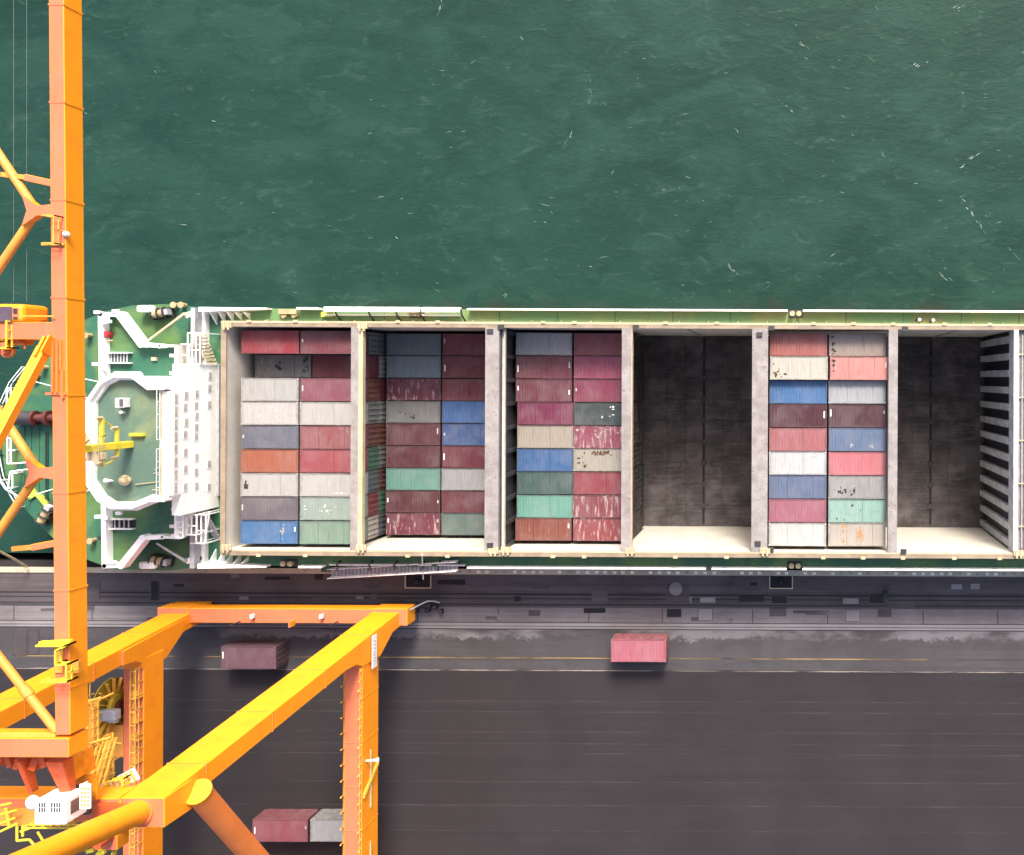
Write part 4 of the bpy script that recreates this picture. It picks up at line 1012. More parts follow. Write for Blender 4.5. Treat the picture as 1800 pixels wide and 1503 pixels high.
ORD = ['first', 'second', 'third', 'fourth', 'fifth', 'sixth', 'seventh', 'eighth', 'ninth']
YR = lambda i: -6.32 + 2.46 * (4 - i)
TE, TW = (2.72, 0.1), (-2.72, 0.1)
# colour, wear, word, roof, tags
B1 = [[((172, 52, 62), .1, 'bright red', 0, ()), ((140, 138, 136), .6, 'battered grey', 3, ()), ((205, 204, 200), .3, 'off-white streaked', 1, ()), ((222, 219, 214), .2, 'dusty white', 0, ()), ((116, 120, 136), .1, 'slate grey-blue', 0, (TW,)), ((190, 108, 78), .05, 'orange-brown', 0, ()), ((216, 215, 211), .3, 'scuffed white', 3, ()), ((122, 115, 124), .15, 'mauve grey', 0, (TW,)), ((78, 132, 190), .25, 'sky blue', 3, (TE,))],
      [((136, 56, 66), .1, 'dull maroon', 0, (TW,)), ((142, 46, 58), .05, 'sunken dark red', 0, ()), ((152, 80, 96), .1, 'mauve pink', 0, (TW,)), ((214, 212, 205), .25, 'chalky white', 1, ()), ((165, 88, 90), .55, 'scraped dusty red', 2, ()), ((180, 84, 92), .35, 'faded red', 1, ()), ((216, 214, 207), .2, 'plain white', 3, ()), ((166, 187, 175), .1, 'pale grey-green', 0, ()), ((138, 170, 148), .2, 'sage green', 2, ())]]
B2 = [[((124, 148, 156), .1, 'slate teal', 0, ()), ((136, 162, 172), .1, 'lighter slate blue', 0, ()), ((122, 36, 66), .75, 'scratched magenta', 2, ()), ((128, 130, 130), .5, 'weathered grey', 0, ()), ((102, 42, 54), .05, 'dark maroon', 0, (TE,)), ((100, 44, 54), .05, 'plain dark maroon', 0, ()), ((108, 164, 152), .25, 'pale teal', 0, ()), ((98, 44, 54), .1, 'brownish maroon', 0, (TW, TE)), ((120, 40, 66), .7, 'scraped crimson', 3, (TW, TE))],
      [((150, 54, 66), .2, 'maroon', 0, (TW,)), ((142, 46, 60), .05, 'deep red', 0, (TW,)), ((138, 52, 64), .4, 'streaked red', 2, ()), ((62, 112, 180), .05, 'vivid blue', 0, ()), ((64, 98, 154), .15, 'darker blue', 3, (TW,)), ((120, 42, 60), .05, 'wine red', 0, (TW,)), ((180, 180, 182), .1, 'light grey', 0, ()), ((112, 44, 60), .15, 'dusky maroon', 1, ()), ((96, 122, 114), .15, 'grey-green', 0, ())]]
B3 = [[((206, 204, 206), .35, 'pale grey', 1, ()), ((128, 54, 68), .05, 'dusky rose-maroon', 0, (TW, TE)), ((124, 54, 70), .05, 'plum maroon', 0, (TW, TE)), ((134, 36, 80), .25, 'magenta', 2, ()), ((186, 174, 158), .3, 'beige', 1, ()), ((62, 112, 170), .3, 'blue', 1, ()), ((66, 100, 96), .25, 'dark teal', 1, ()), ((114, 178, 162), .3, 'turquoise', 1, ()), ((146, 78, 64), .5, 'streaked rust-brown', 2, (TE,))],
      [((168, 70, 78), .05, 'maroon', 0, ()), ((176, 70, 104), .05, 'bright magenta-pink', 0, ()), ((152, 58, 86), .05, 'plum pink', 0, (TW,)), ((60, 78, 78), .35, 'blackish green', 0, ()), ((164, 74, 98), .95, 'peeling pink', 3, ()), ((190, 183, 168), .5, 'rust-stained beige', 0, ()), ((162, 68, 78), .15, 'brick red', 1, ()), ((152, 74, 84), .8, 'scraped dull red', 2, ()), ((158, 64, 72), .85, 'peeling red', 3, ())]]
B5 = [[((192, 102, 92), .05, 'terracotta', 0, ()), ((226, 222, 206), .25, 'cream white', 3, ()), ((62, 124, 186), .05, 'bright blue', 0, ()), ((88, 30, 46), .05, 'dark wine', 0, (TE,)), ((190, 112, 116), .2, 'white-striped dusty pink', 1, ()), ((228, 230, 230), .1, 'clean white', 1, ()), ((108, 126, 162), .2, 'dusty blue', 2, ()), ((186, 106, 126), .05, 'mauve pink', 0, ()), ((232, 231, 227), .15, 'bright white', 2, ())],
      [((172, 156, 146), .45, 'stained greyish tan', 1, ()), ((240, 152, 142), .1, 'salmon pink', 2, (TE,)), ((196, 199, 204), .3, 'light grey', 2, ()), ((82, 28, 42), .05, 'very dark wine', 0, (TW, TE)), ((104, 128, 164), .15, 'steel blue', 0, ()), ((222, 126, 134), .2, 'candy pink', 0, ()), ((172, 172, 168), .6, 'blotched grey', 3, ()), ((160, 204, 189), .3, 'mint green', 1, ()), ((212, 202, 188), .45, 'orange-stained beige', 2, ())]]
BAYS = [
 (B1, -56.55, 6.6, 6.13, 'bay beside the deckhouse'),
 (B2, -44.02, 0.6, 6.13, 'sunken second bay'),
 (B3, -28.86, 4.0, 6.13, 'bay before empty middle hold'),
 (B5, -1.9, 6.6, 6.13, 'bay between empty holds')]
for bi, (BB, x0, zt, px, where) in enumerate(BAYS):
    for ci in range(2):
        for ri in range(9):
            c, wear, word, roof, tags = BB[ci][ri]
            z = zt
            xo = x0 + px * ci + CL / 2
            if bi == 0 and ri == 1: z = 4.0
            if bi == 2 and ci == 0 and 3 <= ri <= 7: xo += 0.16
            if bi == 3 and ri == 1: z = 7.3; xo += 0.08
            container(xo, YR(ri), z, c, wear, f"{word} container, {ORD[ri]} from seaward in {'left' if ci == 0 else 'right'} column, {where}", roof, tags)
def roof_of(frag):
    return [o for o in col.objects if o.get('category') == 'container' and o['label'].startswith(frag)][0]
def stain(frag, name, m, cx_, cy_, sx, sy, n, seed):
    o = roof_of(frag); g = random.Random(seed); mb = MB()
    for i in range(n):
        px, py = cx_ + g.gauss(0, sx), cy_ + g.gauss(0, sy)
        px = max(-2.6, min(2.6, px)); py = max(-0.95, min(0.95, py)); rx_, ry_ = g.uniform(0.04, 0.24), g.uniform(0.04, 0.2); k = 7
        mb.sheet([(px + rx_ * g.uniform(0.5, 1.1) * math.cos(2 * math.pi * j / k), py + ry_ * g.uniform(0.5, 1.1) * math.sin(2 * math.pi * j / k)) for j in range(k)], CH - 0.012 + 0.0006 * i)
    q = bpy.data.objects.new(name, mb.mesh(name, m)); link(q); q.parent = o; q['kind'] = 'stuff'
M['rust'] = plain('rust_brown', (0.075, 0.028, 0.014, 1), 0.9); M['rust_orange'] = plain('rust_orange', (0.42, 0.17, 0.06, 1), 0.9)
M['soot'] = plain('soot', (0.025, 0.022, 0.02, 1), 0.9); M['primer'] = plain('bare_primer', (0.3, 0.27, 0.25, 1), 0.9)
stain('rust-stained beige', 'rust_stain', M['rust'], -0.2, 0.72, 0.55, 0.13, 26, 1); stain('rust-stained beige', 'rust_stain', M['rust'], -2.1, -0.3, 0.25, 0.3, 7, 2)
stain('orange-stained beige', 'rust_stain', M['rust_orange'], 0.35, 0.0, 0.22, 0.45, 22, 3); stain('orange-stained beige', 'rust_stain', M['rust_orange'], -1.5, 0.1, 0.12, 0.5, 7, 13)
stain('battered grey', 'burnt_patch', M['soot'], -0.55, 0.0, 0.25, 0.4, 14, 4); stain('battered grey', 'burnt_patch', M['soot'], 2.4, 0.0, 0.15, 0.45, 12, 5)
stain('stained greyish tan', 'soot_stain', M['soot'], -2.6, -0.1, 0.12, 0.5, 10, 6); stain('salmon pink', 'soot_stain', M['soot'], -2.55, 0.5, 0.16, 0.3, 9, 7)
stain('blotched grey', 'dark_blot', M['soot'], -1.8, -0.5, 0.25, 0.18, 9, 8); stain('blotched grey', 'dark_blot', M['soot'], -0.4, -0.45, 0.35, 0.15, 9, 9)
stain('scuffed white', 'dark_blot', M['soot'], -2.4, 0.0, 0.14, 0.3, 12, 10); stain('cream white', 'rust_stain', M['rust'], -2.2, -0.6, 0.25, 0.3, 12, 11)
stain('sky blue', 'scrape', M['primer'], 1.4, 0.0, 0.12, 0.5, 10, 12); stain('peeling pink', 'scrape', M['primer'], 0.5, 0.5, 1.3, 0.2, 22, 14)
stain('plain white', 'dark_blot', M['mark_grey'], 1.2, -0.8, 0.5, 0.1, 8, 15); stain('dusty white', 'dark_blot', M['mark_grey'], 0.0, 0.2, 1.4, 0.4, 10, 16)
stain('pale grey', 'dark_blot', M['mark_grey'], -0.8, 0.0, 0.9, 0.25, 10, 17); stain('blackish green', 'scrape', M['mark_white'], 0.2, 0.2, 1.2, 0.4, 6, 18)
stain('mint green', 'dark_blot', M['soot'], -1.0, 0.0, 1.4, 0.5, 5, 19); stain('weathered grey', 'dark_blot', M['soot'], -0.6, -0.4, 0.5, 0.3, 9, 20)
def letter(frag, txt, x, y, sz, m):
    cu = bpy.data.curves.new('roof_letter', 'FONT'); cu.body = txt; cu.size = sz; cu.extrude = 0.003; cu.materials.append(m)
    tmp = bpy.data.objects.new('tmp_text', cu); me = bpy.data.meshes.new_from_object(tmp); bpy.data.objects.remove(tmp)
    q = bpy.data.objects.new('roof_letter', me); link(q); q.parent = roof_of(frag); q.location = (x, y, CH)
letter('steel blue', 'P', -0.75, -0.85, 0.6, M['mark_grey']); letter('steel blue', 'N', 1.25, -0.85, 0.5, M['mark_grey'])
# the lower tiers whose ends show beneath the cross beams
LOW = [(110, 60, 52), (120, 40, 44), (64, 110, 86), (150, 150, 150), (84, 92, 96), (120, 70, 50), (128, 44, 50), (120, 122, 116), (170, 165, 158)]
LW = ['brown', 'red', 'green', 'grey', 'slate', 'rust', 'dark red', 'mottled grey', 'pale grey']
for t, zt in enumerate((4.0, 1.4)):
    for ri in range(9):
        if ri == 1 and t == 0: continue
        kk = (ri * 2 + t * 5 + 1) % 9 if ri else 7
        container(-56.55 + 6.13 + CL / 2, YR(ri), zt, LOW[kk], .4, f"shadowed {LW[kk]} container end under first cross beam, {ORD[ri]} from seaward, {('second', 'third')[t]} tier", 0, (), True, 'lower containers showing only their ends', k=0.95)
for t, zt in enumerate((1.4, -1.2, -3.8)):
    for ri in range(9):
        kk = (ri * 4 + t * 7) % 9  # palette halved below, the hold's shade put into these end colours
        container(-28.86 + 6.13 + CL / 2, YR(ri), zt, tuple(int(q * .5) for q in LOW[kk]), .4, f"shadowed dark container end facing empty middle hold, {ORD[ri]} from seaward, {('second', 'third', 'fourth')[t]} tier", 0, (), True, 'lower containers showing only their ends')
# boxes standing on the quay
def quay_box(u, v, c, wear, lab, doors, tags=(), rz=0.0):
    x, y = W(u, v, CH); return container(x, y, CH, c, wear, lab, 0, tags, doors, 'containers standing on the quay', rz)
quay_box(436.5, 1156, (128, 86, 102), .1, 'dull mauve container standing alone on the quay between the crane legs', True, (TW,))
quay_box(1122, 1144, (212, 116, 132), .05, 'pale pink container standing alone on the quay below the middle hold', True)
quay_box(492.5, 1460, (170, 88, 100), .05, 'pink-red container on the asphalt, end to end with a grey one', True, (TW, TE))
quay_box(594, 1460, (208, 211, 210), .2, 'pale grey container on the asphalt, half hidden by the crane beam', True)

# ------------------------------------------------------------ ship-to-shore crane
crane = empty('gantry_crane', (-53, -40, 0), 'tall orange ship-to-shore gantry crane with its boom over the ship stern', 'crane')
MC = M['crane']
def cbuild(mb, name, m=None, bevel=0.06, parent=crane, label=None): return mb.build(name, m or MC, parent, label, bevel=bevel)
def leg(xe0, yn0, z0, xe1, yn1, z1, w=2.9, d=1.6):
    return MB().frustum((xe0 - w, xe0, yn0 - d, yn0), z0, (xe1 - w, xe1, yn1 - d, yn1), z1)
cbuild(leg(-40.95, -24.72, 2.4, -42.7, -28.95, 40.0), 'leg')
cbuild(leg(-63.25, -25.05, 2.4, -62.0, -27.3, 40.0), 'leg')
for (xE, ) in ((-41.0,), (-62.6,)):
    cbuild(leg(xE, -55.6, 2.4, xE, -55.6, 40.0), 'leg')
# haunches where the portal beams leave the sea-side legs (their outer plane follows the leg)
for (xb, xt, dx, yn, sl_) in ((-40.98, -41.40, 2.3, -24.72, 0.1125), (-63.22, -62.78, 2.1, -25.05, 0.06)):
    nf = lambda z: yn - sl_ * (z - 2.4) - 0.25
    sf_ = lambda z: yn - sl_ * (z - 2.4) - 1.6
    poly = [(nf(3.2), 3.2), (yn - 3.6, 8.5), (yn - 3.6, 12.15), (sf_(12.5) - 0.7, 12.4), (sf_(13.4) - 0.2, 13.4), (sf_(15.2) + 0.05, 15.2), (nf(15.2), 15.2)]
    xf = lambda z: xb + (xt - xb) * (z - 3.2) / 8.9 + 0.01
    vs = [(xf(z) - dx, y, z) for y, z in poly] + [(xf(z), y, z) for y, z in poly]; k = len(poly)
    cbuild(MB().add(vs, [tuple(range(k)), tuple(range(2 * k - 1, k - 1, -1))] + [(i, i + k, (i + 1) % k + k, (i + 1) % k) for i in range(k)]), 'leg_haunch', MC, 0)
# portal beams
cbuild(MB().box(-43.15, -41.42, -56.5, -27.6, 8.4, 12.1), 'portal_beam')
cbuild(MB().box(-64.75, -62.78, -56.5, -27.6, 9.1, 12.1), 'portal_beam')
# sill beams and bogies
cbuild(MB().box(-63.4, -43.8, -26.15, -24.62, 2.4, 4.2), 'sill_beam')
cbuild(MB().box(-63.4, -43.8, -57.2, -55.7, 2.4, 4.2), 'sill_beam')
cbuild(MB().box(-43.8, -40.15, -26.35, -24.55, 2.1, 4.3), 'sill_end'); cbuild(MB().box(-66.6, -63.4, -26.35, -24.55, 2.1, 4.3), 'sill_end')
wh = MB().disc((0, 0, 0), 0.36, (0, 1, 0), 0.22, 16).mesh('wheel', M['darksteel'])
for (bx, by) in ((-42.2, -25.3), (-65.0, -25.3), (-42.4, -56.3), (-64.3, -56.3)):
    b = cbuild(MB().prism_x([(by - 0.55, 0.45), (by + 0.55, 0.45), (by + 0.45, 2.1), (by - 0.45, 2.1)], bx - 1.9, bx + 1.9), 'bogie', M['darksteel'] if bx > -50 else MC)
    for k in (-1.3, -0.45, 0.45, 1.3): piece('wheel', wh, (bx + k, by, 0.41), b)
# buffer and hose beside the right bogie
cbuild(MB().tube((-40.2, -25.0, 1.2), (-38.9, -25.0, 1.2), 0.28, 0.28, 12).disc((-38.9, -25.0, 1.2), 0.4, (1, 0, 0), 0.15, 12), 'buffer', M['black'], 0)
hp = [Vector((-40.2, -24.9, 3.6))] + [Vector((-40.0 + 0.5 * k, -24.9 + 0.55 * math.sin(k * 0.7), 2.6 - 0.45 * k)) for k in range(1, 5)]
cbuild(MB().path(hp, 0.09, 6), 'hose', M['grey'], 0)
for k, (xx, yy) in enumerate(((-39.4, -25.6), (-38.6, -25.3), (-38.0, -25.8))):
    cbuild(MB().box(xx - 0.2, xx + 0.2, yy - 0.2, yy + 0.25, 0, 0.9 - 0.1 * k).tube((xx, yy, 0.9), (xx + 0.2, yy + 0.2, 1.3), 0.06, 0.06, 6), 'rail_clamp', M['darksteel'], 0)
# fittings on top of sill beam
for u in (422, 594):
    a = P(u, 1092, 4.2); cbuild(MB().tube(a, a + Vector((0, 0, 2.2)), 0.06, 0.06, 6).tube(a + Vector((0, 0, 2.2)), a + Vector((0.4, 0.4, 2.3)), 0.05, 0.05, 6), 'lamp_post', M['darksteel'], 0)
for u in (447, 568):
    a = P(u, 1082, 4.2); cbuild(MB().cbox(a + Vector((0, 0, 0.35)), 0.35, 0.45, 0.5), 'floodlight', M['white_clean'], 0.05); cbuild(MB().tube(a, a + Vector((0, -0.4, 0.1)), 0.06, 0.06, 6), 'lamp_stem', M['darksteel'], 0)
a = P(517, 1094, 4.2); cbuild(MB().box(a.x - 0.1, a.x + 0.1, a.y - 0.3, a.y + 0.3, 4.2, 5.2), 'post', MC, 0)
# name board on the right leg haunch: blurred, unreadable lettering in the photograph
nb = cbuild(MB().box(-41.1, -41.05, -29.0, -25.75, 9.7, 10.75), 'sign_board', M['white_clean'], 0)
rg = random.Random(8); k = -28.7
while k < -26.1:
    w = rg.uniform(0.08, 0.2); cbuild(MB().box(-41.05, -41.035, k, k + w, 10.0 + rg.uniform(0, 0.1), 10.25 + rg.uniform(0, 0.25)), 'sign_mark', M['grey'], 0, nb); k += w + rg.uniform(0.1, 0.3)
# lamp, hose and chafe marks on the right portal beam
a = Vector((-41.4, -37.9, 11.2)); cbuild(MB().tube(a, a + Vector((0.75, 0.05, 0)), 0.1, 0.1, 8).tube(a + Vector((0.75, 0.05, 0)), a + Vector((1.15, 0.08, 0)), 0.12, 0.28, 10), 'floodlight', M['white_clean'], 0)
cbuild(MB().beam((-41.38, -41.3, 11.9), (-41.38, -39.2, 8.6), 0.18, 0.25, (1, 0, 0)).beam((-41.38, -41.0, 11.9), (-41.38, -39.0, 8.6), 0.1, 0.2, (1, 0, 0)), 'cable_tray', M['crane_rail'], 0)
for (y0, y1) in ((-42.9, -37.2), (-48.6, -46.3)):
    cbuild(MB().tube((-41.4, y0, 10.2), (-41.4, y1, 10.2), 0.14, 0.1, 8), 'cable_bundle', M['beige'], 0)
# walkway and brackets along portal beams
wk = cbuild(MB().box(-43.75, -43.18, -56, -28.3, 11.0, 11.1), 'walkway', M['crane_pipe'], 0)
for k in range(13):
    yy = -29.0 - 1.55 * k
    cbuild(MB().tube((-43.75, yy, 11.1), (-43.5, yy + 0.25, 12.1), 0.08, 0.08, 5).tube((-43.2, yy + 0.2, 11.2), (-43.75, yy, 11.2), 0.07, 0.07, 5), 'bracket', M['crane_rail'], 0)
mb = MB()
for k in range(22):
    yy = -28.6 - 0.92 * k; mb.tube((-41.5, yy, 12.1), (-41.5 - 0.1 * (k % 3), yy - 0.2, 12.6), 0.06, 0.06, 4)
mb.tube((-41.52, -28.4, 12.4), (-41.52, -49, 12.4), 0.05, 0.05, 5)
cbuild(mb, 'edge_pipe', M['crane_rail'], 0)
o = railing(MB(), [(-63.35, -28.4, 12.1), (-63.35, -52, 12.1)], 1.1, 1.3, 0.055); railing(o, [(-62.85, -28.4, 12.1), (-62.85, -52, 12.1)], 1.1, 1.3, 0.055)
for k in range(15):
    yy = -28.6 - 1.3 * k; o.tube((-63.35, yy, 13.2), (-62.85, yy, 13.2), 0.05, 0.05, 4)
cbuild(o, 'walkway_rail', M['crane_rail'], 0)
for yy, w in ((-31.0, 0.9), (-33.4, 0.7), (-35.2, 0.8), (-37.3, 0.7)):
    cbuild(MB().cbox((-63.2, yy, 12.5), w * 0.7, w, 0.7, 0.3), 'junction_box', M['crane_pipe'], 0.05)
# ---- top structure
cbuild(MB().box(-66.0, -45.7, -30.7, -29.05, 38.0, 40.0), 'cross_girder')
cbuild(MB().frustum((-45.75, -42.5, -31.0, -28.85), 37.2, (-45.75, -42.6, -31.0, -28.95), 40.1), 'girder_joint')
cbuild(MB().box(-45.72, -45.55, -31.0, -28.8, 37.0, 40.2), 'flange')
# A-frame leg rising from the joint (big pipe), lower brace to the land side
a0 = Vector((-44.35, -30.0, 39.6)); a1 = Vector((-43.7, -26.9, 58.0))
cbuild(MB().tube(a0, a1, 0.82, 0.74, 24), 'a_frame_leg', MC, 0)
cbuild(MB().tube(a0 + (a1 - a0) * 0.02, a0 + (a1 - a0) * 0.035, 0.95, 0.95, 24), 'flange', MC, 0)
b0 = P(362, 1408, 36.2); b1 = Vector((-42.6, -56.0, 13.5))
cbuild(MB().tube(b0 + (b0 - b1) * 0.03, b1, 0.84, 0.84, 24), 'land_brace', M['crane_brace'], 0)
cbuild(MB().tube(b0 + (b0 - b1) * 0.045, b0 + (b0 - b1) * 0.03, 0.95, 0.84, 24), 'brace_cap', MC, 0)
a2 = Vector((-62.5, -28.5, 39.6)); cbuild(MB().tube(a2, a2 + Vector((0.2, 3.0, 18.4)), 0.82, 0.74, 24), 'a_frame_leg', MC, 0)
# ---- boom (box girder, slightly askew to the ship)
bo0 = Vector((-47.35, 29.0, 43.2)); bo1 = Vector((-46.66, -23.2, 43.2))
cbuild(MB().beam(bo0, bo1, 0.98, 1.62), 'boom_girder', MC, 0.05)
bl0 = bo0 + Vector((-8.2, 0, 0)); bl1 = bo1 + Vector((-8.2, 0, 0))
cbuild(MB().beam(bl0, bl1, 0.98, 1.62), 'boom_girder', MC, 0.05)
jm = MB().box(-0.52, 0.52, -0.06, 0.06, -0.84, 0.835).mesh('plate_joint', MC)
for k in range(8):
    q = bo1.lerp(bo0, (k * 6.3 + 3.0) / 52.2)
    if q.y < 28: piece('plate_joint', jm, q, crane); piece('plate_joint', jm, q + Vector((-8.2, 0, 0)), crane)
for k in range(5): piece('plate_joint', MB().box(-43.18, -41.4, -0.05, 0.05, 8.38, 12.13).mesh('plate_joint', MC), (0, -31.5 - 4.3 * k, 0), crane); 
for t_ in (0.22, 0.44, 0.66, 0.88):
    xe_, yn_, z_ = -40.95 - 1.75 * t_, -24.72 - 4.23 * t_, 2.4 + 37.6 * t_
    cbuild(MB().box(xe_ - 2.93, xe_ + 0.03, yn_ - 1.63, yn_ + 0.03, z_ - 0.05, z_ + 0.05), 'plate_joint', MC, 0)
    xe_, yn_ = -63.25 + 1.25 * t_, -25.05 - 2.25 * t_
    cbuild(MB().box(xe_ - 2.93, xe_ + 0.03, yn_ - 1.63, yn_ + 0.03, z_ - 0.05, z_ + 0.05), 'plate_joint', MC, 0)
def bx(y): return bo0.x + (bo1.x - bo0.x) * (bo0.y - y) / (bo0.y - bo1.y) - 0.49
# K-bracing between the two girders
for v in (372, 830):
    yk = W(80, v, 43.5)[1]; xk = bx(yk)
    node = Vector((xk - 1.15, yk, 43.5))
    cbuild(MB().add([(xk + 0.3, yk - 0.45, 43.95), (xk - 0.9, yk - 0.3, 43.95), (xk - 1.9, yk - 1.0, 43.95), (xk - 1.6, yk, 43.95), (xk - 1.9, yk + 1.0, 43.95), (xk - 0.9, yk + 0.3, 43.95), (xk + 0.3, yk + 0.45, 43.95)] +
                    [(xk + 0.3, yk - 0.45, 43.4), (xk - 0.9, yk - 0.3, 43.4), (xk - 1.9, yk - 1.0, 43.4), (xk - 1.6, yk, 43.4), (xk - 1.9, yk + 1.0, 43.4), (xk - 0.9, yk + 0.3, 43.4), (xk + 0.3, yk + 0.45, 43.4)],
                    [(0, 1, 5, 6), (1, 2, 3), (1, 3, 5), (3, 4, 5), (13, 12, 8, 7), (10, 9, 8), (12, 10, 8), (12, 11, 10)] + [(i, (i + 1) % 7, 7 + (i + 1) % 7, 7 + i) for i in range(7)]), 'gusset', MC, 0)
    for sg in (1, -1):
        cbuild(MB().tube(node + Vector((-0.35, sg * 0.35, 0)), Vector((xk - 7.3, yk + sg * 9.0, 43.5)), 0.27, 0.27, 12), 'lattice_brace', M['crane_pipe'], 0)
yk = W(92, 1292, 43.5)[1]; xk = bx(yk)
cbuild(MB().tube((xk - 0.1, yk + 0.3, 43.7), (xk - 7.2, yk + 9.3, 43.7), 0.27, 0.27, 12), 'lattice_brace', M['crane_pipe'], 0)
cbuild(MB().tube((xk - 1.9, yk + 2.6, 43.7), (xk - 2.3, yk + 3.1, 43.7), 0.33, 0.33, 12), 'brace_collar', M['crane_pipe'], 0)
# side arms (cable hangers)
for (v, L, dv) in ((322, 3.5, 16), (956, 3.0, -10)):
    yk = W(100, v, 43.6)[1]; xk = bx(yk)
    cbuild(MB().beam((xk + 0.9, yk - 0.25 * (1 if dv > 0 else -1), 43.7), (xk - L * 0.5, yk + dv * 0.02, 43.7), 0.42, 0.5), 'side_arm', MC, 0.03)
    cbuild(MB().beam((xk - L * 0.45, yk + dv * 0.02, 43.6), (xk - L, yk + dv * 0.035, 43.5), 0.3, 0.3), 'side_arm_tip', M['crane_pipe'], 0)
# boom access cage, lamp
for (v0, v1) in ((382, 430),):
    ya, yb = W(100, v1, 44)[1], W(100, v0, 44)[1]; xk = bx((ya + yb) / 2)
    o = railing(MB(), [(xk + 0.05, ya, 43.9), (xk + 0.8, ya, 43.9), (xk + 0.8, yb, 43.9), (xk + 0.05, yb, 43.9)], 0.9, 1.0, 0.05)
    o.beam((xk - 0.5, ya, 44.1), (xk + 0.95, ya, 44.1), 0.12, 0.12); cbuild(o, 'access_cage', M['crane_rail'], 0)
    q = P(113, 411, 44.2); cbuild(MB().dome((q.x, q.y, 44.0), 0.2, 0.3, 12, 4), 'lamp', M['white_clean'], 0)
# stiffener plates along the inboard face near the trolley
for (u, v0, v1) in ((96, 598, 690), (104, 598, 690), (110, 598, 650), (113, 650, 700)):
    p = W(u, v0, 44.0); q = W(u, v1, 44.0); cbuild(MB().box(p[0] - 0.06, p[0] + 0.06, q[1], p[1], 43.9, 44.22), 'stiffener', MC, 0)
p = W(92, 692, 44); cbuild(MB().box(p[0] - 0.4, p[0] + 0.95, p[1] - 0.08, p[1] + 0.08, 43.9, 44.12), 'stiffener', MC, 0)
# cross beam carrying the trolley end, forestay
cbl = W(45, 566, 43.9); cbr = W(112, 597, 43.9)
cbuild(MB().box(cbl[0] - 6, cbr[0], cbr[1], cbl[1], 42.6, 43.98), 'boom_tie', MC, 0.04)
cbuild(MB().tube((cbl[0], cbl[1] + 0.35, 44.2), (cbr[0] - 0.4, cbl[1] + 0.35, 44.2), 0.05, 0.05, 5), 'tie_rail', M['crane_rail'], 0)
fs0 = P(78, 612, 44.3); fs1 = P(-6, 772, 47.0); dd = fs1 - fs0
cbuild(MB().beam(fs0, fs0 + dd * 4.2, 0.62, 0.62), 'forestay', MC, 0.03)
cbuild(MB().beam(fs0 - dd * 0.1, fs0 + dd * 0.12, 0.16, 1.0).beam(fs0 - dd * 0.08 + Vector((0.35, 0.2, 0)), fs0 + dd * 0.1 + Vector((0.35, 0.2, 0)), 0.12, 0.9), 'stay_lug', MC, 0)
# platform on boom at the quay edge
ya, yb = W(105, 1190, 44)[1], W(105, 1128, 44)[1]; xk = bx(ya)
o = railing(MB(), [(xk - 0.1, ya, 44.0), (xk + 1.5, ya, 44.0), (xk + 1.5, ya + 1.1, 44.0), (xk + 0.8, ya + 1.1, 44.0), (xk + 0.8, yb - 0.3, 44.0), (xk + 1.35, yb, 44.0), (xk - 0.45, yb, 44.0)], 1.0, 0.7, 0.065)
cbuild(o, 'access_cage', M['yellow'], 0)
cbuild(MB().box(xk + 0.05, xk + 0.6, ya + 0.3, yb - 0.3, 44.0, 44.12).box(xk + 0.9, xk + 1.4, ya + 0.2, ya + 1.0, 43.6, 43.8), 'cage_floor', M['crane_pipe'], 0)
cbuild(MB().beam((xk - 0.7, yb + 0.0, 44.3), (xk + 1.3, yb + 0.12, 44.3), 0.22, 0.3), 'cage_beam', M['yellow'], 0)
# hinge beam at the landward end of the boom
ha, hb_ = W(0, 1331, 44)[1], W(0, 1297, 44)[1]
cbuild(MB().box(-62, -46.25, ha, hb_, 42.3, 44.03), 'hinge_beam', MC, 0.05)
cbuild(MB().box(-62, -47.2, hb_ + 0.02, hb_ + 0.25, 43.7, 43.95), 'hinge_rail', M['crane_rail'], 0)
for (u, w, v1) in ((50, 0.32, 1386), (112, 1.1, 1388)):
    p = W(u, 1331, 42.5); q = W(u, v1, 42.5)
    cbuild(MB().add([(p[0] - w / 2, p[1], 43.4), (p[0] + w / 2, p[1], 43.4), (q[0] + w * 0.25, q[1] - 0.4, 42.2), (q[0] - w * 0.25, q[1] - 0.4, 42.4),
                     (p[0] - w / 2, p[1], 42.4), (p[0] + w / 2, p[1], 42.4), (q[0] + w * 0.25, q[1] - 0.4, 41.7), (q[0] - w * 0.25, q[1] - 0.4, 41.7)],
                    [(0, 3, 2, 1), (4, 5, 6, 7), (0, 1, 5, 4), (1, 2, 6, 5), (2, 3, 7, 6), (3, 0, 4, 7)]), 'hinge_arm', M['crane_red'], 0.04)  # red puts the hinge beam's shadow into the wider arm's colour
rg = random.Random(4)
for k in range(7):
    p = W(5 + k * 15, 1334, 42.5); cbuild(MB().cbox((p[0], p[1] - rg.uniform(0.0, 0.3), 42.6), rg.uniform(0.25, 0.5), rg.uniform(0.4, 0.9), 0.5, rg.uniform(-0.6, 0.6)), 'hinge_lug', M['crane_red'], 0)
cbuild(MB().cbox((W(133, 1345, 41)[0], W(133, 1345, 41)[1], 41.0), 0.9, 1.6, 2.4, 0.15), 'hinge_housing', M['crane_plain'], 0.1)
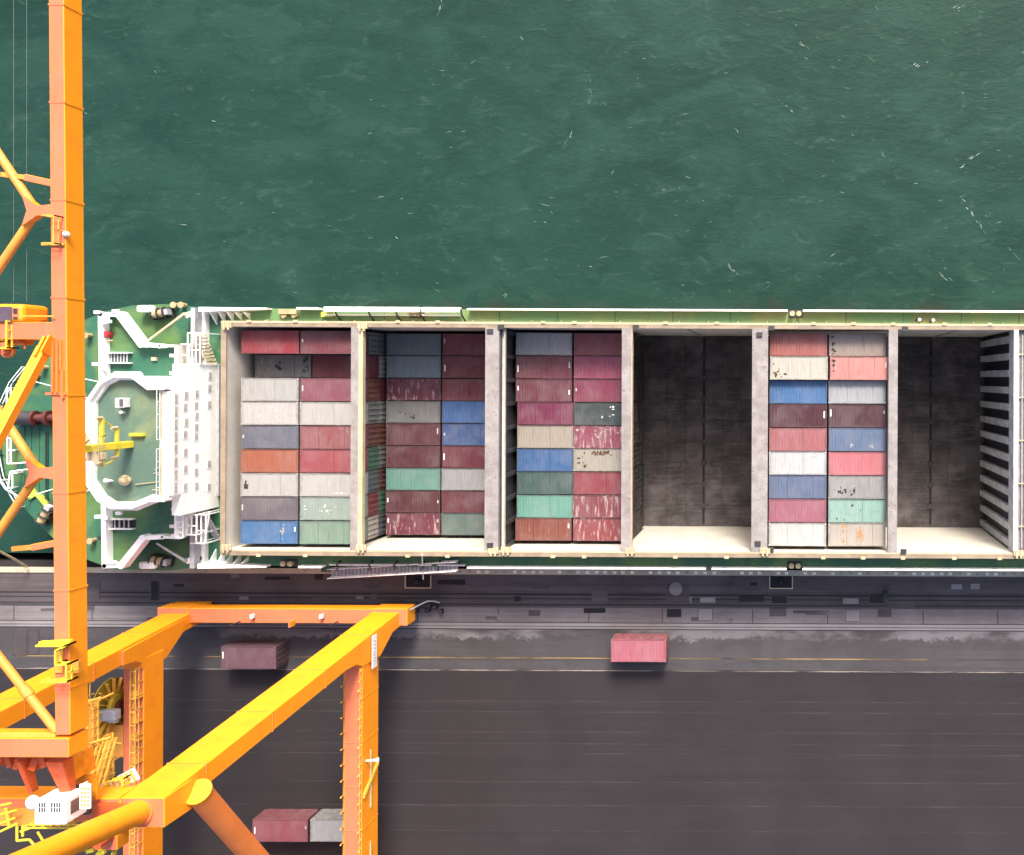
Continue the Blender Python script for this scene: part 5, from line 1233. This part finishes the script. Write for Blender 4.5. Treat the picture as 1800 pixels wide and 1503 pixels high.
# cabin on the cross girder
c0 = W(60, 1450, 43.6); c1 = W(116, 1407, 43.6)
cab = cbuild(MB().box(c0[0], c1[0], c0[1], c1[1], 41.7, 43.6), 'electrical_cabin', M['white_clean'], 0.08)
gr = MB().box(-0.05, 0.05, -0.14, 0.14, 0, 0.02).mesh('vent_slot', M['mark_dark'])
for gx in (0.35, 0.52, 0.69, 1.15, 1.32, 1.49, 1.66):
    for gy in (0.3, 0.62): piece('vent_slot', gr, (c0[0] + gx, c1[1] - gy, 43.6), cab)
MB().box(c1[0], c1[0] + 0.02, c1[1] - 1.1, c1[1] - 0.25, 42.4, 43.2).build('window', M['glass'], cab)
MB().box(c0[0] - 0.05, c1[0] + 0.1, c0[1] - 0.2, c1[1] + 0.1, 41.4, 41.7).build('cabin_base', M['darksteel'], cab)
MB().box(c0[0] + 0.1, c1[0] - 0.2, c1[1], c1[1] + 0.03, 43.3, 43.5).build('door_hood', M['grey'], cab)
p = W(42, 1420, 43); cbuild(MB().dome((p[0], p[1], 42.2), 0.5, 0.35, 16, 4), 'dome_lamp', M['white_clean'], 0)
p0 = W(136, 1424, 43.3); p1 = W(155, 1381, 43.3)
gp = cbuild(MB().box(p0[0], p1[0], p0[1], p1[1], 43.0, 43.12).box(p0[0] + 0.1, p0[0] + 0.2, p0[1], p1[1], 42.6, 43.0), 'lattice_panel', M['white_clean'], 0)
for i in range(3):
    for j in range(5):
        MB().cbox((p0[0] + 0.17 + i * 0.2, p0[1] + 0.25 + j * 0.27, 43.13), 0.11, 0.17, 0.03).build('panel_hole', M['crane_pipe'], gp)
cbuild(MB().box(-48.5, -46.9, -28.9, -27.2, 40.4, 40.55), 'cabin_deck', M['crane_plain'], 0)
o = MB()
railing(o, [(c0[0] - 1.9, c0[1] - 0.9, 41), (c1[0] + 0.6, c0[1] - 0.9, 41)], 1.1, 0.6, 0.06); cbuild(o, 'walkway_rail', M['yellow'], 0)
# extra deck under: beam, machinery, cage bits in lower left
cbuild(MB().box(-47.2, -44.6, -30.5, -29.3, 40.0, 40.4), 'deck_beam', M['crane_red'], 0.03)
for (u0, v0, u1, v1) in ((30, 1452, 30, 1478), (30, 1478, 52, 1476), (52, 1476, 66, 1492), (66, 1462, 76, 1478), (36, 1462, 52, 1456), (40, 1470, 40, 1452), (0, 1432, 30, 1424), (0, 1448, 26, 1438), (0, 1462, 30, 1448), (0, 1416, 20, 1412), (10, 1420, 16, 1452)):
    cbuild(MB().tube(P(u0, v0, 40.8), P(u1, v1, 40.8), 0.09, 0.09, 5), 'cage_bar', M['yellow'], 0)
cbuild(MB().box(-55.5, -48.8, -30.9, -29.7, 40.02, 40.12), 'service_deck', M['crane_pipe'], 0)
p = W(192, 1482, 40); o = MB().cbox((p[0], p[1], 39.4), 1.1, 1.0, 1.2)
cbuild(o, 'pipe_saddle', MC, 0.05)
cbuild(MB().tube((p[0], p[1] + 0.6, 39.6), (p[0], p[1] + 0.4, 41.2), 0.42, 0.3, 12), 'saddle_post', M['crane_red'], 0)
rg = random.Random(9)
for k in range(14):
    u, v = rg.uniform(140, 208), rg.uniform(1478, 1503)
    cbuild(MB().cbox((*W(u, v, 38.5), 38.5), rg.uniform(0.2, 0.7), rg.uniform(0.15, 0.4), 0.3, rg.uniform(0, 3)), 'hoist_gear', M['yellow'] if k % 3 else M['reel'], 0.03)
# ---- stair tower and walkways near the leg (right of boom)
def lattice_run(u0, v0, u1, v1, z0, z1, w, n, name='stair_flight', m=None):
    a = P(u0, v0, z0); b = P(u1, v1, z1); d = (b - a); side = Vector((-d.y, d.x, 0)).normalized() * (w / 2)
    o = MB()
    for s_ in (1, -1):
        for h in (0.0, 0.55, 1.1): o.tube(a + side * s_ + Vector((0, 0, h)), b + side * s_ + Vector((0, 0, h)), 0.06 if h else 0.09, None, 4)
        for k in range(n + 1): q = a + d * (k / n) + side * s_; o.tube(q, q + Vector((0, 0, 1.1)), 0.05, 0.05, 4)
    f = cbuild(o, name, m or M['crane_rail'], 0)
    nt = n * 3
    tm_ = MB().box(-0.1, 0.1, -w / 2, w / 2, 0, 0.05).mesh('tread', M['crane_pipe'])
    ang = math.atan2(d.y, d.x)
    for k in range(nt): piece('tread', tm_, a + d * ((k + 0.5) / nt), f, (0, 0, ang))
lattice_run(160, 1228, 160, 1372, 30, 30.4, 1.1, 9, 'walkway')
lattice_run(188, 1290, 190, 1380, 29, 30, 0.9, 6)
lattice_run(146, 1240, 146, 1345, 30, 30, 0.5, 7, 'walkway')
lattice_run(196, 1300, 172, 1384, 31, 34, 0.8, 5)
lattice_run(148, 1345, 150, 1392, 33, 36, 0.8, 4)
for (u0, v0, u1, v1, z) in ((137, 1240, 178, 1226, 31), (140, 1312, 196, 1296, 31), (142, 1372, 200, 1332, 31), (168, 1382, 196, 1360, 32), (150, 1300, 214, 1308, 28)):
    cbuild(MB().tube(P(u0, v0, z), P(u1, v1, z), 0.1, 0.1, 5), 'tower_brace', M['crane_rail'], 0)
for (u, v) in ((140, 1245), (175, 1230), (140, 1372), (178, 1372)):
    t0 = P(u, v, 31.1); cbuild(MB().tube((t0.x, t0.y, 29.6), t0, 0.09, 0.09, 5), 'tower_post', M['crane_rail'], 0)
a = P(212, 1374, 37.5)
o = MB().cbox(a, 2.6, 0.9, 0.12, R(28)); sf = cbuild(o, 'upper_stair', M['white_clean'], 0)
for k in range(7):
    q = a + Vector((math.cos(R(28)), math.sin(R(28)), 0)) * (-1.1 + 0.36 * k); MB().cbox(q + Vector((0, 0, 0.12)), 0.12, 0.8, 0.12, R(28)).build('tread', M['crane_rail'], sf)
railing(MB(), [P(180, 1392, 37.5), P(205, 1364, 37.5), P(232, 1360, 37.5), P(230, 1374, 37.5)], 0.9, 0.8, 0.06).build('hand_rail', M['yellow'], sf)
# conduits on boom east side (small orange bracket near y=1240)
p = W(134, 1240, 42.5); cbuild(MB().cbox((p[0] + 0.05, p[1], 42.6), 0.5, 1.4, 0.5), 'boom_bracket', MC, 0.1)
# ---- cable reel
rx, ry, rz_ = -66.1, -32.4, 12.0
reel = cbuild(MB().disc((rx, ry, rz_), 2.75, (1, 0, 0), 0.12, 36).disc((rx + 0.7, ry, rz_), 1.3, (1, 0, 0), 0.4, 24), 'cable_reel', M['reel'], 0)
for k in range(16):
    t = 2 * math.pi * k / 16; dv = Vector((0, math.cos(t), math.sin(t)))
    MB().beam(Vector((rx + 0.35, ry, rz_)) + dv * 0.9, Vector((rx + 0.35, ry, rz_)) + dv * 2.75, 0.1, 0.3, (1, 0, 0)).build('spoke', M['crane_rail'], reel)
MB().disc((rx + 0.75, ry, rz_), 0.75, (1, 0, 0), 0.8, 16).build('hub', M['red_machine'], reel)
cbuild(MB().cbox((-65.4, ry - 0.3, 13.4), 2.1, 1.05, 0.9), 'reel_motor', M['grey'], 0.15)
cbuild(MB().cbox((-66.3, ry - 0.9, 13.0), 0.4, 0.5, 0.6).cbox((-65.2, ry - 1.1, 13.0), 1.0, 0.12, 0.3), 'reel_bracket', M['white_clean'], 0)
railing(MB(), [(-67.6, -28.6, 12.1), (-67.6, -37.2, 12.1), (-65.0, -37.2, 12.1)], 1.1, 1.3, 0.06).build('walkway_rail', M['crane_rail'], crane)
cbuild(MB().box(-67.7, -64.8, -37.3, -34.2, 11.95, 12.07), 'reel_platform', M['crane_pipe'], 0)
# hoist wires hanging along the boom
for (u, v0, v1, z) in ((47, -30, 530, 43.0), (24, -30, 530, 43.0)):
    cbuild(MB().tube(P(u, v0, z), P(u, v1, z), 0.016, 0.016, 5), 'hoist_wire', M['wire'], 0)

# ---- trolley with operator's cab
tr = empty('crane_trolley', (*W(18, 575, 42), 42), 'yellow crane trolley cab with dark roof window hanging beside the boom', 'trolley')
t0 = W(-8, 606, 43.6); t1 = W(40, 566, 43.6)
MB().box(t0[0] - 2.5, t1[0], t0[1], t1[1], 42.6, 43.4).build('trolley_frame', MC, tr, bevel=0.08)
c0 = W(-60, 566, 44.2); c1 = W(38, 534, 44.2)
MB().box(c0[0], c1[0], c0[1], c1[1], 41.8, 44.1).build('cab_body', MC, tr, bevel=0.25)
w0 = W(-50, 565, 44.2); w1 = W(19, 539, 44.2)
MB().box(w0[0], w1[0], w0[1], w1[1], 44.1, 44.14).build('roof_window', plain('tinted_glass', (0.09, 0.065, 0.085, 1), 0.2), tr)
for k, (u, v) in enumerate(((25, 544), (25, 549), (25, 559))):
    p = W(u, v, 44.2); MB().cbox((p[0], p[1], 44.12), 0.25, 0.14, 0.04).build('roof_vent', M['darksteel'], tr)
p = W(41, 552, 43); MB().cbox((p[0], p[1], 42.6), 0.7, 1.1, 1.6).build('cab_porch', MC, tr, bevel=0.15)
railing(MB(), [P(33, 566, 43.4), P(33, 612, 43.4), P(0, 614, 43.4), P(-20, 614, 43.4)], 1.0, 0.6, 0.06).build('hand_rail', M['yellow'], tr)
rg = random.Random(12)
for k in range(18):
    u, v = rg.uniform(-10, 32), rg.uniform(572, 610)
    MB().cbox((*W(u, v, 43.6), 43.6), rg.uniform(0.15, 0.5), rg.uniform(0.15, 0.5), 0.4, rg.uniform(0, 1.5)).build('trolley_gear', M['yellow'] if k % 3 == 0 else (MC if k % 3 == 1 else M['crane_red']), tr)
p = W(7, 617, 43.5); MB().disc((p[0], p[1], 43.2), 0.42, (0, 0, 1), 0.25, 18).disc((p[0], p[1], 43.4), 0.2, (0, 0, 1), 0.2, 12).build('sheave', MC, tr)
MB().path([P(36, 600, 43.5), P(44, 600, 43.5), P(44, 613, 43.5)], 0.08, 5).build('limit_arm', M['crane_red'], tr)

# ------------------------------------------------------------ crew
def crew(u, v, rz, lab, vest):
    x, y = W(u, v, ZD)
    o = empty('person', (x, y, ZD), lab, 'person', 'crew on the seaward side deck'); 
    J = [((0, 0, .92), .13), ((0, 0, 1.15), .15), ((0, 0, 1.40), .15), ((0, .01, 1.52), .055), ((0, .02, 1.64), .10)]
    E = [(0, 1), (1, 2), (2, 3), (3, 4)]
    def chain(root, pts):
        k = root
        for p_, r_ in pts: J.append((p_, r_)); E.append((k, len(J) - 1)); k = len(J) - 1
        return k
    for s_ in (-1, 1):
        chain(0, [((s_ * .1, 0, .86), .10), ((s_ * .12, .03 * s_, .48), .068), ((s_ * .12, .02 * s_ - .02, .09), .045), ((s_ * .13, .02 * s_ + .13, .04), .04)])
        wst = chain(2, [((s_ * .19, 0, 1.40), .07), ((s_ * .26, .02, 1.13), .05), ((s_ * .25, .16, .93), .034), ((s_ * .25, .21, .88), .032)])
        for f in range(5):
            L_ = (.05, .08, .085, .08, .06)[f]; ox = (-.045, -.025, -.005, .015, .034)[f] * s_
            k = wst; J.append(((s_ * .25 + ox, .23 + L_ * .5, .86), .009)); E.append((k, len(J) - 1)); J.append(((s_ * .25 + ox, .23 + L_, .83), .008)); E.append((len(J) - 2, len(J) - 1))
    me = bpy.data.meshes.new('body'); me.from_pydata([j[0] for j in J], E, [])
    b = bpy.data.objects.new('body', me); link(b); b.parent = o; o.rotation_euler = (0, 0, rz)
    sk = b.modifiers.new('skin', 'SKIN')
    for i, j in enumerate(J): me.skin_vertices[0].data[i].radius = (j[1], j[1])
    me.skin_vertices[0].data[0].use_root = True
    b.modifiers.new('sub', 'SUBSURF').levels = 1; b.modifiers['sub'].render_levels = 1
    me.materials.append(vest)
    def sub(mb, nm, m): 
        q = bpy.data.objects.new(nm, mb.mesh(nm, m)); link(q); q.parent = o
    sub(MB().dome((0, .02, 1.68), .15, .14, 14, 5).disc((0, .05, 1.685), .175, (0, 0, 1), .02, 14), 'helmet', M['white_clean'])
    sub(MB().cbox((0, .125, 1.63), .03, .04, .05).cbox((0, .115, 1.58), .05, .015, .015).cbox((.035, .112, 1.655), .02, .015, .012).cbox((-.035, .112, 1.655), .02, .015, .012), 'face', plain('skin_tone', (0.35, 0.2, 0.13, 1)))
crew(1613, 563, R(150), 'left one of two crew in white helmets on the seaward side deck', plain('boiler_suit_dark', (0.03, 0.03, 0.04, 1), 0.8))
crew(1636, 564, R(200), 'right one of two crew in white helmets on the seaward side deck', plain('boiler_suit_brown', (0.06, 0.04, 0.035, 1), 0.8))
